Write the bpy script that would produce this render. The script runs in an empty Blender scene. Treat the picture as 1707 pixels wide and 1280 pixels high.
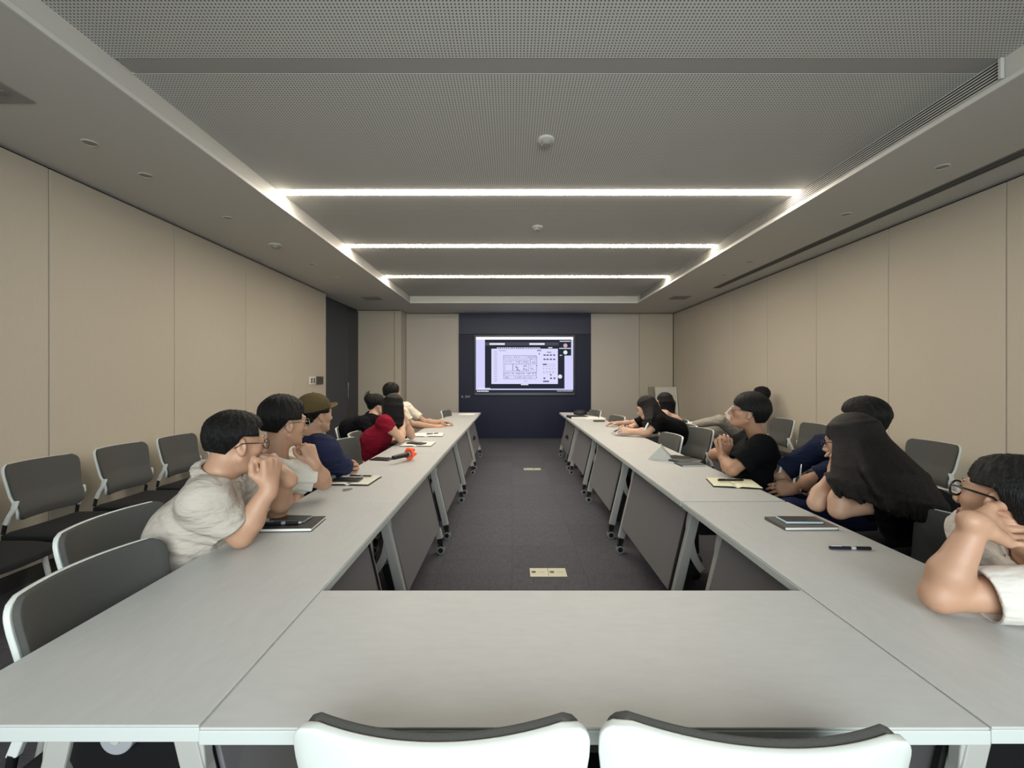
import bpy, bmesh, math, random
import numpy as np
from mathutils import Vector, Matrix
random.seed(7); rng = np.random.default_rng(7)
SC = bpy.context.scene; COL = SC.collection
PI = math.pi
# ------------------------------------------------------------------ camera, world, lights, exposure
FPX = 730.0; CH = 1.34; VX, VY = 853.5, 630.0
cam = bpy.data.cameras.new('camera'); cam.sensor_width = 36.0; cam.lens = 36.0 * FPX / 1707.0
cam.shift_y = -10.0 / 1707.0; cam.clip_start = 0.02
camo = bpy.data.objects.new('camera', cam); COL.objects.link(camo)
camo.location = (0, 0, CH); camo.rotation_euler = (PI / 2, 0, 0); SC.camera = camo
w = bpy.data.worlds.new('world'); SC.world = w; w.use_nodes = True
w.node_tree.nodes['Background'].inputs[0].default_value = (0.75, 0.88, 1.0, 1)
w.node_tree.nodes['Background'].inputs[1].default_value = 0.9
# daylight coming through the window behind the camera
al = bpy.data.lights.new('window_daylight', 'AREA'); al.shape = 'RECTANGLE'; al.size = 3.0; al.size_y = 1.5
al.energy = 40; al.spread = math.radians(120); al.color = (0.93, 1.0, 0.975)
alo = bpy.data.objects.new('window_daylight', al); COL.objects.link(alo)
alo.location = (0.2, -1.62, 1.65); alo.rotation_euler = (PI / 2, 0, 0)
BAR_STRENGTH = 26.5
SC.view_settings.view_transform = 'Standard'; SC.view_settings.look = 'None'
SC.view_settings.gamma = 1; SC.view_settings.use_curve_mapping = False
SC.view_settings.exposure = 0.86

def W(px, py, Y):
    return Vector(((px - VX) * Y / FPX, Y, CH - (py - VY) * Y / FPX))
def T(px, py, z=0.74):                      # point on a level plane z under that sight line
    Y = (CH - z) * FPX / (py - VY)
    return Vector(((px - VX) * Y / FPX, Y, z))

# ------------------------------------------------------------------ materials
def lin(c):
    if isinstance(c, str):
        c = [int(c[i:i + 2], 16) / 255 for i in (0, 2, 4)]
    return tuple((v / 12.92 if v <= 0.04045 else ((v + 0.055) / 1.055) ** 2.4) for v in c) + (1,)
MATS = {}
def mat(name, col, rough=0.5, metal=0.0, bump=0, bscale=80, stretch=(1, 1, 1), var=0.0, vscale=3, emit=None, es=1, sss=0, spec=0.5, sheen=0, bdist=0.002, coat=0):
    if name in MATS: return MATS[name]
    m = bpy.data.materials.new(name); m.use_nodes = True; n = m.node_tree.nodes; l = m.node_tree.links
    b = n['Principled BSDF']; c = lin(col)
    b.inputs['Base Color'].default_value = c; b.inputs['Roughness'].default_value = rough
    b.inputs['Metallic'].default_value = metal; b.inputs['Specular IOR Level'].default_value = spec
    if sheen: b.inputs['Sheen Weight'].default_value = sheen
    if coat: b.inputs['Coat Weight'].default_value = coat
    if sss:
        b.inputs['Subsurface Weight'].default_value = sss; b.inputs['Subsurface Radius'].default_value = (0.02, 0.008, 0.004)
        b.inputs['Subsurface Scale'].default_value = 0.3
    if emit:
        b.inputs['Emission Color'].default_value = lin(emit); b.inputs['Emission Strength'].default_value = es
    if bump or var:
        tc = n.new('ShaderNodeTexCoord'); mp = n.new('ShaderNodeMapping'); mp.inputs['Scale'].default_value = stretch
        l.new(tc.outputs['Object'], mp.inputs['Vector'])
    if bump:
        t = n.new('ShaderNodeTexNoise'); t.inputs['Scale'].default_value = bscale; t.inputs['Detail'].default_value = 3
        l.new(mp.outputs[0], t.inputs['Vector'])
        bp = n.new('ShaderNodeBump'); bp.inputs['Strength'].default_value = bump; bp.inputs['Distance'].default_value = bdist
        l.new(t.outputs['Fac'], bp.inputs['Height']); l.new(bp.outputs[0], b.inputs['Normal'])
    if var:
        t2 = n.new('ShaderNodeTexNoise'); t2.inputs['Scale'].default_value = vscale; t2.inputs['Detail'].default_value = 4
        l.new(mp.outputs[0], t2.inputs['Vector'])
        r = n.new('ShaderNodeValToRGB'); r.color_ramp.elements[0].position = 0.3; r.color_ramp.elements[1].position = 0.7
        r.color_ramp.elements[0].color = tuple(v * (1 - var) for v in c[:3]) + (1,)
        r.color_ramp.elements[1].color = tuple(min(1, v * (1 + var)) for v in c[:3]) + (1,)
        l.new(t2.outputs['Fac'], r.inputs['Fac']); l.new(r.outputs[0], b.inputs['Base Color'])
    MATS[name] = m; return m
def emis(name, col, s=1.0):
    if not name.startswith('led'): s = s / 2 ** SC.view_settings.exposure
    if name in MATS: return MATS[name]
    m = bpy.data.materials.new(name); m.use_nodes = True; n = m.node_tree.nodes; n.clear()
    e = n.new('ShaderNodeEmission'); o = n.new('ShaderNodeOutputMaterial'); e.inputs[0].default_value = lin(col); e.inputs[1].default_value = s
    m.node_tree.links.new(e.outputs[0], o.inputs[0]); MATS[name] = m; return m

M_wall = mat('beige_wall_panel', 'beb5a5', 0.75, bump=0.25, bscale=60, stretch=(14, 14, 0.4), var=0.035, vscale=30)
M_wall2 = mat('grey_wall_panel', 'bdb6ac', 0.5, bump=0.1, bscale=50, stretch=(10, 10, 0.5), var=0.02, vscale=20)
M_gap = mat('joint_dark', '2a2826', 0.9)
M_navy = mat('navy_panel', '1a1f38', 0.45, spec=0.25, bump=0.1, bscale=60, stretch=(12, 1, 0.4), var=0.08, vscale=4)
M_navy2 = mat('navy_panel_upper', '2a2f48', 0.4, spec=0.3, bump=0.1, bscale=60, stretch=(12, 1, 0.4), var=0.05, vscale=4)
M_door = mat('dark_door_laminate', '3d424a', 0.5, bump=0.2, bscale=40, stretch=(8, 8, 0.4), var=0.1, vscale=10)
M_doorframe = mat('door_frame_black_blue', '161c28', 0.35)
M_plaster = mat('white_plaster', 'c4c2bc', 0.85, bump=0.1, bscale=25)
M_top = mat('table_laminate', 'b9bab9', 0.42, var=0.03, vscale=60, bump=0.05, bscale=400, spec=0.45, stretch=(1, 0.3, 1))
M_edge = mat('table_edge_band', 'bfc5c2', 0.4)
M_panelgrey = mat('modesty_panel_grey', '7b7a7d', 0.5, var=0.03, vscale=4)
M_silver = mat('silver_leg', 'b9b9b5', 0.4, metal=0.1)
M_blackpl = mat('black_plastic', '131415', 0.4)
M_greyring = mat('grey_wheel_rim', '9a9ca0', 0.4)
M_shell = mat('white_chair_shell', 'dbe0dc', 0.28)
M_pad = mat('grey_chair_fabric', '4d4d4b', 0.85, bump=0.5, bscale=500, var=0.04, vscale=200)
M_seat = mat('black_chair_fabric', '17181b', 0.9, bump=0.5, bscale=500)
M_skin = mat('skin', 'b68e75', 0.5, sss=0.12, var=0.04, vscale=14, bump=0.1, bscale=220)
M_skin2 = mat('skin_fair', 'c6a088', 0.5, sss=0.12, var=0.04, vscale=14, bump=0.1, bscale=220)
M_skin3 = mat('skin_tan', 'a87f66', 0.5, sss=0.12, var=0.04, vscale=14, bump=0.1, bscale=220)
M_lip = mat('lips', '9a6a5b', 0.4)
M_hair = mat('black_hair', '0b0a0a', 0.5, bump=0.9, bscale=120, stretch=(3, 3, 0.35), bdist=0.006, spec=0.22)
M_hairb = mat('dark_brown_hair', '0c0807', 0.5, bump=0.9, bscale=120, stretch=(3, 3, 0.3), bdist=0.006, spec=0.25)
M_eye = mat('eye_white', 'dcd8d0', 0.2); M_iris = mat('iris_dark', '1c110c', 0.15)
def cloth(n, c, b=0.4): return mat(n, c, 0.9, bump=min(1, b * 2), bscale=9, stretch=(0.8, 1.5, 2.4), bdist=0.03, spec=0.15)
M_paper = mat('white_paper', 'e6e4de', 0.8); M_cream = mat('cream_paper', 'e2dfc0', 0.8)
M_black = mat('black_gloss', '0b0c0e', 0.3); M_blackmat = mat('black_leather', '17171a', 0.6, bump=0.3, bscale=300)
M_greycover = mat('grey_cover', '55524f', 0.7, bump=0.2, bscale=300)
M_chrome = mat('chrome', 'c8c8c8', 0.2, metal=1.0)
def perforated():
    m = bpy.data.materials.new('perforated_ceiling'); m.use_nodes = True; n = m.node_tree.nodes; l = m.node_tree.links; b = n['Principled BSDF']
    b.inputs['Roughness'].default_value = 0.85
    tc = n.new('ShaderNodeTexCoord'); sc = n.new('ShaderNodeVectorMath'); sc.operation = 'SCALE'; sc.inputs['Scale'].default_value = 1 / 0.0166
    fr = n.new('ShaderNodeVectorMath'); fr.operation = 'FRACTION'; sb = n.new('ShaderNodeVectorMath'); sb.operation = 'SUBTRACT'; sb.inputs[1].default_value = (0.5, 0.5, 0)
    mu = n.new('ShaderNodeVectorMath'); mu.operation = 'MULTIPLY'; mu.inputs[1].default_value = (1, 1, 0)
    le = n.new('ShaderNodeVectorMath'); le.operation = 'LENGTH'; gt = n.new('ShaderNodeMapRange')
    gt.inputs['From Min'].default_value = 0.20; gt.inputs['From Max'].default_value = 0.27
    mx = n.new('ShaderNodeMix'); mx.data_type = 'RGBA'; mx.inputs['A'].default_value = lin('4f4e4b'); mx.inputs['B'].default_value = lin('c2c1bc')
    l.new(tc.outputs['Object'], sc.inputs[0]); l.new(sc.outputs[0], fr.inputs[0]); l.new(fr.outputs[0], sb.inputs[0]); l.new(sb.outputs[0], mu.inputs[0])
    l.new(mu.outputs[0], le.inputs[0]); l.new(le.outputs['Value'], gt.inputs['Value']); l.new(gt.outputs[0], mx.inputs['Factor']); l.new(mx.outputs['Result'], b.inputs['Base Color'])
    return m
M_perf = perforated()
def carpet():
    m = bpy.data.materials.new('charcoal_carpet'); m.use_nodes = True; n = m.node_tree.nodes; l = m.node_tree.links; b = n['Principled BSDF']
    b.inputs['Roughness'].default_value = 0.95; b.inputs['Specular IOR Level'].default_value = 0.15
    tc = n.new('ShaderNodeTexCoord'); br = n.new('ShaderNodeTexBrick'); br.offset = 0
    br.inputs['Scale'].default_value = 1; br.inputs['Brick Width'].default_value = 0.5; br.inputs['Row Height'].default_value = 0.5
    br.inputs['Mortar Size'].default_value = 0.003; br.inputs['Mortar Smooth'].default_value = 0.4
    br.inputs['Color1'].default_value = lin('57575e'); br.inputs['Color2'].default_value = lin('525258'); br.inputs['Mortar'].default_value = lin('4a4a50')
    mp = n.new('ShaderNodeMapping'); mp.inputs['Scale'].default_value = (6, 90, 1)
    mp2 = n.new('ShaderNodeMapping'); mp2.inputs['Scale'].default_value = (90, 6, 1)
    no = n.new('ShaderNodeTexNoise'); no.inputs['Scale'].default_value = 2; no.inputs['Detail'].default_value = 3
    no2 = n.new('ShaderNodeTexNoise'); no2.inputs['Scale'].default_value = 2
    ad = n.new('ShaderNodeMath'); ad.operation = 'ADD'
    mr = n.new('ShaderNodeMapRange'); mr.inputs['From Min'].default_value = 0.7; mr.inputs['From Max'].default_value = 1.3; mr.inputs['To Min'].default_value = 0.75; mr.inputs['To Max'].default_value = 1.25
    mx = n.new('ShaderNodeVectorMath'); mx.operation = 'SCALE'
    l.new(tc.outputs['Object'], br.inputs[0]); l.new(tc.outputs['Object'], mp.inputs[0]); l.new(tc.outputs['Object'], mp2.inputs[0])
    l.new(mp.outputs[0], no.inputs[0]); l.new(mp2.outputs[0], no2.inputs[0]); l.new(no.outputs['Fac'], ad.inputs[0]); l.new(no2.outputs['Fac'], ad.inputs[1])
    l.new(ad.outputs[0], mr.inputs[0]); l.new(br.outputs['Color'], mx.inputs[0]); l.new(mr.outputs[0], mx.inputs['Scale']); l.new(mx.outputs[0], b.inputs['Base Color'])
    bp = n.new('ShaderNodeBump'); bp.inputs['Strength'].default_value = 0.5; bp.inputs['Distance'].default_value = 0.004
    l.new(ad.outputs[0], bp.inputs['Height']); l.new(bp.outputs[0], b.inputs['Normal'])
    return m
M_carpet = carpet()

# ------------------------------------------------------------------ object helpers
def tag(o, label=None, cat=None, group=None, kind=None):
    if label: o['label'] = label
    if cat: o['category'] = cat
    if group: o['group'] = group
    if kind: o['kind'] = kind
    return o
def thing(name, label, cat, loc=(0, 0, 0), rz=0, group=None):
    o = bpy.data.objects.new(name, None); COL.objects.link(o); o.empty_display_size = 0.1
    o.location = loc; o.rotation_euler = (0, 0, rz); return tag(o, label, cat, group)
def dup(root, loc, rz, label, group=None):
    r = root.copy(); COL.objects.link(r); r.location = loc; r.rotation_euler = (0, 0, rz); r['label'] = label
    if group: r['group'] = group
    for ch in list(root.children):
        c = ch.copy(); COL.objects.link(c); c.parent = r
        for g in list(ch.children):
            d = g.copy(); COL.objects.link(d); d.parent = c
    return r
class MB:
    def __init__(s): s.v = []; s.f = []; s.fm = []; s.mi = 0
    def add(s, vs, fs):
        b = len(s.v); s.v += [tuple(x) for x in vs]; s.f += [tuple(b + i for i in f) for f in fs]; s.fm += [s.mi] * len(fs); return s
    def box(s, c, d, R=None):
        c = Vector(c); hx, hy, hz = d[0] / 2, d[1] / 2, d[2] / 2; vs = []
        for z in (-hz, hz):
            for x, y in ((-hx, -hy), (hx, -hy), (hx, hy), (-hx, hy)):
                p = Vector((x, y, z)); p = R @ p if R else p; vs.append(c + p)
        return s.add(vs, [(3, 2, 1, 0), (4, 5, 6, 7), (0, 1, 5, 4), (1, 2, 6, 5), (2, 3, 7, 6), (3, 0, 4, 7)])
    def bb(s, x0, x1, y0, y1, z0, z1): return s.box(((x0 + x1) / 2, (y0 + y1) / 2, (z0 + z1) / 2), (x1 - x0, y1 - y0, z1 - z0))
    def cyl(s, a, b, r1, r2=None, n=16, caps=True):
        a, b = Vector(a), Vector(b); r2 = r1 if r2 is None else r2; d = (b - a).normalized()
        u = d.orthogonal().normalized(); w_ = d.cross(u); vs = []
        for p, r in ((a, r1), (b, r2)):
            for i in range(n):
                t = 2 * PI * i / n; vs.append(p + u * (r * math.cos(t)) + w_ * (r * math.sin(t)))
        fs = [(i, (i + 1) % n, n + (i + 1) % n, n + i) for i in range(n)]
        if caps: fs += [tuple(range(n - 1, -1, -1)), tuple(range(n, 2 * n))]
        return s.add(vs, fs)
    def tube(s, pts, r, n=10, closed=False):
        pts = [Vector(p) for p in pts]; m = len(pts); vs = []; rr = r if isinstance(r, (list, tuple)) else [r] * m
        u = None
        for i, p in enumerate(pts):
            if closed: d = pts[(i + 1) % m] - pts[i - 1]
            else: d = pts[min(i + 1, m - 1)] - pts[max(i - 1, 0)]
            d.normalize()
            u = d.orthogonal().normalized() if u is None else (u - d * u.dot(d)).normalized()
            w_ = d.cross(u)
            for k in range(n):
                t = 2 * PI * k / n; vs.append(p + (u * math.cos(t) + w_ * math.sin(t)) * rr[i])
        fs = []
        for i in range(m if closed else m - 1):
            for k in range(n):
                a = i * n; b2 = ((i + 1) % m) * n; fs.append((a + k, a + (k + 1) % n, b2 + (k + 1) % n, b2 + k))
        if not closed: fs += [tuple(range(n - 1, -1, -1)), tuple((m - 1) * n + k for k in range(n))]
        return s.add(vs, fs)
    def prism(s, prof, fn, h0, h1):          # prof list of 2D pts (ccw), fn(u,v,h)->3D
        n = len(prof); vs = [fn(u, v, h0) for u, v in prof] + [fn(u, v, h1) for u, v in prof]
        fs = [(i, (i + 1) % n, n + (i + 1) % n, n + i) for i in range(n)] + [tuple(range(n - 1, -1, -1)), tuple(range(n, 2 * n))]
        return s.add(vs, fs)
    def lathe(s, prof, c=(0, 0, 0), n=20, axis=None):
        c = Vector(c); R = axis.to_track_quat('Z', 'Y').to_matrix() if axis is not None else Matrix.Identity(3)
        vs = []; m = len(prof)
        for r, z in prof:
            for k in range(n):
                t = 2 * PI * k / n; vs.append(c + R @ Vector((r * math.cos(t), r * math.sin(t), z)))
        fs = [(i * n + k, i * n + (k + 1) % n, (i + 1) * n + (k + 1) % n, (i + 1) * n + k) for i in range(m - 1) for k in range(n)]
        fs += [tuple(range(n - 1, -1, -1)), tuple((m - 1) * n + k for k in range(n))]
        return s.add(vs, fs)
    def slab(s, fn, nu, nv, th):              # fn(i/nu, j/nv) -> point, normal ; closed thick sheet
        A = []; B = []
        for j in range(nv + 1):
            for i in range(nu + 1):
                p, nr = fn(i / nu, j / nv); A.append(p); B.append(p + nr * th)
        q = lambda i, j: j * (nu + 1) + i; N = len(A); fs = []
        for j in range(nv):
            for i in range(nu):
                fs.append((q(i, j), q(i + 1, j), q(i + 1, j + 1), q(i, j + 1)))
                fs.append((N + q(i, j + 1), N + q(i + 1, j + 1), N + q(i + 1, j), N + q(i, j)))
        for i in range(nu):
            fs.append((q(i + 1, 0), q(i, 0), N + q(i, 0), N + q(i + 1, 0))); fs.append((q(i, nv), q(i + 1, nv), N + q(i + 1, nv), N + q(i, nv)))
        for j in range(nv):
            fs.append((q(0, j), q(0, j + 1), N + q(0, j + 1), N + q(0, j))); fs.append((q(nu, j + 1), q(nu, j), N + q(nu, j), N + q(nu, j + 1)))
        return s.add(A + B, fs)
    def build(s, name, mats, parent=None, smooth=False, bevel=0, kind=None, loc=None, autos=None):
        me = bpy.data.meshes.new(name); me.from_pydata(s.v, [], s.f)
        bm = bmesh.new(); bm.from_mesh(me); bmesh.ops.recalc_face_normals(bm, faces=bm.faces); bm.to_mesh(me); bm.free()
        mats = mats if isinstance(mats, (list, tuple)) else [mats]
        for m in mats: me.materials.append(m)
        if len(mats) > 1: me.polygons.foreach_set('material_index', s.fm)
        if smooth or autos: me.polygons.foreach_set('use_smooth', [True] * len(me.polygons))
        if autos:
            me.set_sharp_from_angle(angle=math.radians(autos))
        o = bpy.data.objects.new(name, me); COL.objects.link(o)
        if parent is not None: o.parent = parent
        if loc: o.location = loc
        if bevel:
            b = o.modifiers.new('bevel', 'BEVEL'); b.width = bevel; b.segments = 2; b.limit_method = 'ANGLE'
        if kind: o['kind'] = kind
        return o
def child_of_structure(name, x0, x1, y0, y1, z0, z1, m, parent, bevel=0.002):
    return MB().bb(x0, x1, y0, y1, z0, z1).build(name, m, parent, bevel=bevel)

# ------------------------------------------------------------------ room shell
XL, XR, YB, YF, ZS, ZR = -3.16, 3.60, 9.78, -1.75, 2.788, 2.92
RX0, RX1, RY1 = -1.97, 2.43, 8.456
st = lambda o: tag(o, kind='structure')
st(MB().bb(XL - 0.4, XR + 0.2, YF - 0.2, YB + 0.2, -0.1, 0).build('floor', M_carpet))
# ceiling: soffit ring at ZS, recess above
mb = MB()
mb.bb(XL - 0.4, RX0, YF - 0.2, YB + 0.2, ZS, ZS + 0.3); mb.bb(RX1, XR + 0.25, YF - 0.2, YB + 0.2, ZS, ZS + 0.3); mb.bb(RX0, RX1, RY1, YB + 0.2, ZS, ZS + 0.3); mb.bb(RX0, RX1, YF - 0.2, YF, ZS, ZS + 0.3)
mb.bb(RX0, RX1, YF, RY1, ZR + 0.03, ZS + 0.3)
ceil = st(mb.build('ceiling', M_plaster))
# thin lips of the recess
lip = MB(); lip.bb(RX0 - 0.001, RX0 + 0.012, YF, RY1, ZS - 0.004, ZS + 0.02); lip.bb(RX1 - 0.012, RX1 + 0.001, YF, RY1, ZS - 0.004, ZS + 0.02); lip.bb(RX0, RX1, RY1 - 0.012, RY1 + 0.001, ZS - 0.004, ZS + 0.02)
st(lip.build('trim_1', mat('white_lip', 'cfcfca', 0.6)))
bars = [(-0.79, 0), (0.715, 0), (2.22, 0), (3.73, 1), (5.24, 1), (6.82, 1)]
edges = [YF] + [v for y, _ in bars for v in (y - 0.055, y + 0.055)] + [RY1]
for i in range(0, len(edges), 2):
    MB().bb(RX0, RX1, edges[i], edges[i + 1], ZR, ZR + 0.03).build('ceiling_panel', M_perf, ceil)
M_bar = emis('led_diffuser_lit', 'fff3e0', BAR_STRENGTH); M_baroff = mat('led_diffuser_off', '9a9894', 0.6)
for k, (y, on) in enumerate(bars):
    lab = ('lit linear ceiling lamp, %s one from the camera' % {3: 'first', 4: 'second', 5: 'third'}[k]) if on else ('unlit linear ceiling lamp slot nearest before the lit ones' if k == 2 else 'unlit linear ceiling lamp slot above the camera' if k == 1 else 'unlit linear ceiling lamp slot behind the camera')
    t = thing('linear_ceiling_lamp', lab, 'ceiling lamp', (0, y, ZR), 0, 'linear lamps across the ceiling recess')
    z1 = 0.029
    MB().bb(RX0 + 0.004, RX1 - 0.004, -0.052, 0.052, 0.012, z1).build('housing', M_plaster, t)
    if on: MB().bb(RX0 + 0.012, RX1 - 0.012, -0.036, 0.036, -0.008, 0.012).build('diffuser', M_bar, t)
    else: MB().bb(RX0 + 0.012, RX1 - 0.012, -0.052, 0.052, 0.001, 0.012).build('diffuser', M_baroff, t)
def wallpanels(parent, x, seams, side, m, face):
    for a, b in zip(seams[:-1], seams[1:]):
        x0, x1 = (x - 0.03, x) if side > 0 else (x, x + 0.03)
        child_of_structure('wall_panel', x0, x1, a + 0.003, b - 0.003, 0.10, ZS - 0.02, m, parent, 0.003)
# left wall
wl = st(MB().bb(XL - 0.23, XL - 0.03, YF, 7.44, 0, ZS).build('wall_left', M_gap))
wallpanels(wl, XL, [YF, -0.35, 0.75, 1.87, 2.99, 4.10, 5.20, 6.32, 7.44], 1, M_wall, 0)
wr = st(MB().bb(XR + 0.03, XR + 0.23, YF, YB, 0, ZS).build('wall_right', M_gap))
sr = [YF, -0.75, 0.25, 1.25, 2.22, 3.19, 4.19, 5.18, 6.17, 7.13, 8.10, 9.0, YB - 0.02]
wallpanels(wr, XR, sr, -1, M_wall, 0)
M_skirt = mat('dark_skirting', '3f3d3b', 0.6)
st(MB().bb(XL - 0.03, XL + 0.006, YF, 7.44, 0, 0.095).build('baseboard_left', M_skirt)); st(MB().bb(XR - 0.006, XR + 0.03, YF, YB, 0, 0.095).build('baseboard_right', M_skirt))
# far wall
wb = st(MB().bb(XL - 0.4, XR + 0.2, YB + 0.03, YB + 0.2, 0, ZS).build('wall_back', M_gap))
for a, b, m in ((-2.368, -1.186, M_wall2), (1.76, 2.845, M_wall2), (2.845, XR - 0.002, M_wall)):
    child_of_structure('wall_panel', a + 0.004, b - 0.004, YB, YB + 0.03, 0.0, ZS - 0.012, m, wb)
child_of_structure('wall_panel', -1.182, 1.756, YB - 0.03, YB + 0.03, 2.318, ZS - 0.006, M_navy2, wb)
child_of_structure('wall_panel', -1.182, 1.756, YB - 0.03, YB + 0.03, 0.0, 2.312, M_navy, wb)
# column / duct boxing at the far end of the door side
wc = st(MB().bb(XL - 0.17, -2.40, 9.385, YB + 0.03, 0, ZS).build('wall_pier', M_gap))
child_of_structure('wall_panel', XL - 0.16, -2.52, 9.355, 9.385, 0.0, ZS - 0.012, M_wall, wc)
child_of_structure('wall_panel', -2.512, -2.37, 9.355, 9.385, 0.0, ZS - 0.012, M_wall, wc)
child_of_structure('wall_panel', -2.40, -2.37, 9.39, YB, 0.0, ZS - 0.012, M_wall2, wc)
# dark door in its recess
dr = st(MB().bb(XL - 0.23, XL - 0.15, 7.44, 9.36, 0, ZS).build('door_1', M_doorframe))
MB().bb(XL - 0.15, XL - 0.115, 7.50, 8.72, 0.02, ZS - 0.03).build('door_leaf', M_door, dr, bevel=0.003)
MB().bb(XL - 0.15, XL - 0.12, 8.74, 9.34, 0.02, ZS - 0.03).build('side_panel', mat('door_side_navy', '1a2231', 0.3), dr, bevel=0.003)
MB().tube([(XL - 0.115, 8.6, 0.95), (XL - 0.06, 8.6, 0.95), (XL - 0.06, 8.6, 1.25), (XL - 0.115, 8.6, 1.25)], 0.01).build('door_handle', M_chrome, dr)
# wall behind the camera with its window
wf = MB(); wf.bb(XL - 0.4, -2.3, YF - 0.15, YF, 0, ZS); wf.bb(2.7, XR + 0.2, YF - 0.15, YF, 0, ZS); wf.bb(-2.3, 2.7, YF - 0.15, YF, 0, 0.85); wf.bb(-2.3, 2.7, YF - 0.15, YF, 2.45, ZS)
st(wf.build('wall_front', M_wall))
wn = MB()
for x in (-2.28, -0.63, 1.03, 2.68): wn.bb(x - 0.02, x + 0.02, YF - 0.1, YF - 0.04, 0.85, 2.45)
wn.bb(-2.3, 2.7, YF - 0.1, YF - 0.04, 0.85, 0.89); wn.bb(-2.3, 2.7, YF - 0.1, YF - 0.04, 2.41, 2.45)
st(wn.build('window_1', M_silver))

# ------------------------------------------------------------------ ceiling fittings
gr = thing('linear_air_grille', 'long slotted white air grille on the side of the ceiling recess', 'air grille', (RX1, 2.17, ZS))
MB().bb(-0.006, -0.001, 0, 6.1, 0.035, 0.128).build('backing', mat('duct_black', '1c1c1e', 0.8), gr)
for k in range(7):
    MB().bb(-0.009, -0.001, 0, 6.1, 0.034 + k * 0.0155, 0.034 + k * 0.0155 + 0.006).build('slat', M_plaster, gr)
MB().bb(-0.022, -0.004, -0.012, 0, 0.03, 0.131).build('end_cap', M_plaster, gr)
sd = thing('slot_diffuser', 'long dark slot diffuser in the soffit beside the air grille', 'air diffuser', (3.28, 4.3, ZS))
MB().bb(-0.055, 0.055, -2.75, 2.75, -0.003, 0.0).build('frame', mat('slot_grey', '6e6c69', 0.7), sd)
for dx in (-0.022, 0.022): MB().bb(dx - 0.012, dx + 0.012, -2.73, 2.73, -0.006, -0.003).build('slot', mat('slot_dark', '4b4a48', 0.8), sd)
def ceil_pos(px, py, z): Y = (CH - z) * FPX / (py - VY); return ((px - VX) * Y / FPX, Y, z)
def square_vent(px, py, s, lab):
    x, y, z = ceil_pos(px, py, ZS) if not isinstance(px, float) else (px, py, ZS)
    t = thing('ceiling_vent', lab, 'ceiling vent', (x, y, z), 0, 'square ceiling vents')
    MB().bb(-s, s, -s, s, -0.006, 0).build('frame', mat('vent_grey', '8f8e8a', 0.7), t, bevel=0.002)
    for k in range(5): MB().bb(-s * 0.85, s * 0.85, -s * 0.8 + k * s * 0.36, -s * 0.8 + k * s * 0.36 + s * 0.1, -0.012, -0.006).build('slat', mat('vent_slat', '7d7c79', 0.7), t)
square_vent(620, 497, 0.16, 'small square vent in the soffit near the dark door')
square_vent(1133, 496, 0.16, 'small square vent in the soffit near the far end of the air grille')
square_vent(-2.80, 2.0, 0.30, 'large square ceiling vent above the door-side wall near the camera')
def spot(px, py, lab, z=ZS, r=0.045):
    x, y, z = ceil_pos(px, py, z)
    t = thing('downlight', lab, 'downlight', (x, y, z), 0, 'unlit downlights in the soffits')
    MB().lathe([(r, 0), (r, -0.004), (r * 0.8, -0.006), (r * 0.78, -0.001)], n=24).build('trim_ring', M_plaster, t, autos=40)
    MB().lathe([(r * 0.77, -0.0005), (r * 0.77, -0.003), (r * 0.3, -0.004)], n=20).build('lens', mat('lens_grey', '8b8985', 0.5), t, autos=40)
for i, (px, py) in enumerate(((150, 238), (243, 292), (380, 363), (520, 440), (558, 463))):
    spot(px, py, 'unlit downlight in the door-side soffit, %s from the camera' % ['first', 'second', 'third', 'fourth', 'fifth'][i])
for i, (px, py) in enumerate(((1570, 278), (1410, 357), (1250, 436), (1205, 458), (1105, 510))):
    spot(px, py, 'unlit downlight beside the slot diffuser, %s from the camera' % ['first', 'second', 'third', 'fourth', 'fifth'][i])
def detector(px, py, z, lab, r=0.055):
    x, y, z = ceil_pos(px, py, z)
    t = thing('smoke_detector', lab, 'detector', (x, y, z), 0)
    MB().lathe([(r, 0), (r, -0.012), (r * 0.9, -0.016), (0.001, -0.016)], n=28).build('base', M_plaster, t, autos=40)
    MB().lathe([(r * 0.62, -0.016), (r * 0.62, -0.03), (r * 0.45, -0.04), (0.001, -0.042)], n=24).build('sensor_head', mat('detector_grey', '97968f', 0.5), t, autos=40)
detector(460, 408, ZS, 'round white detector on the door-side soffit', 0.075)
detector(910, 232, ZR, 'round detector on the perforated ceiling before the first lit lamp')
detector(896, 378, ZR, 'round detector on the ceiling between the first two lit lamps')

# ------------------------------------------------------------------ display on the far wall
DY = 9.70
def D(px, py): return ((px - VX) * DY / FPX, CH - (py - VY) * DY / FPX)
dt = thing('wall_display', 'large flat screen on the navy wall showing a floor plan window', 'screen', (0, DY, 0))
x0, z1 = D(790, 557.5); x1, z0 = D(959.5, 659)
MB().bb(x0, x1, 0.0, 0.045, z0, z1).build('bezel', mat('bezel', '22242a', 0.35, metal=0.3), dt, bevel=0.006)
def rect(name, px0, py0, px1, py1, col, s, dy, par=None):
    a, b = D(px0, py0); c, d = D(px1, py1)
    return MB().bb(a, c, -dy, -dy + 0.0008, d, b).build(name, emis('screen_' + col, col, s), par or dt)
SX = lambda u: 770 + u * 210 / 1707
SY = lambda v: 540 + v * 140 / 1138
scr = rect('screen_panel', SX(190), SY(175), SX(1508), SY(928), 'd5d3ff', 1.0, 0.001)
rect('screen_border', SX(190), SY(175), SX(1508), SY(212), 'f6f4ff', 1.1, 0.002, scr)
rect('shared_window', SX(312), SY(212), SX(1390), SY(878), '2a2d38', 1, 0.002, scr)
rect('menu_bar', SX(312), SY(248), SX(1310), SY(292), '4a4b58', 1, 0.003, scr)
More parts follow.
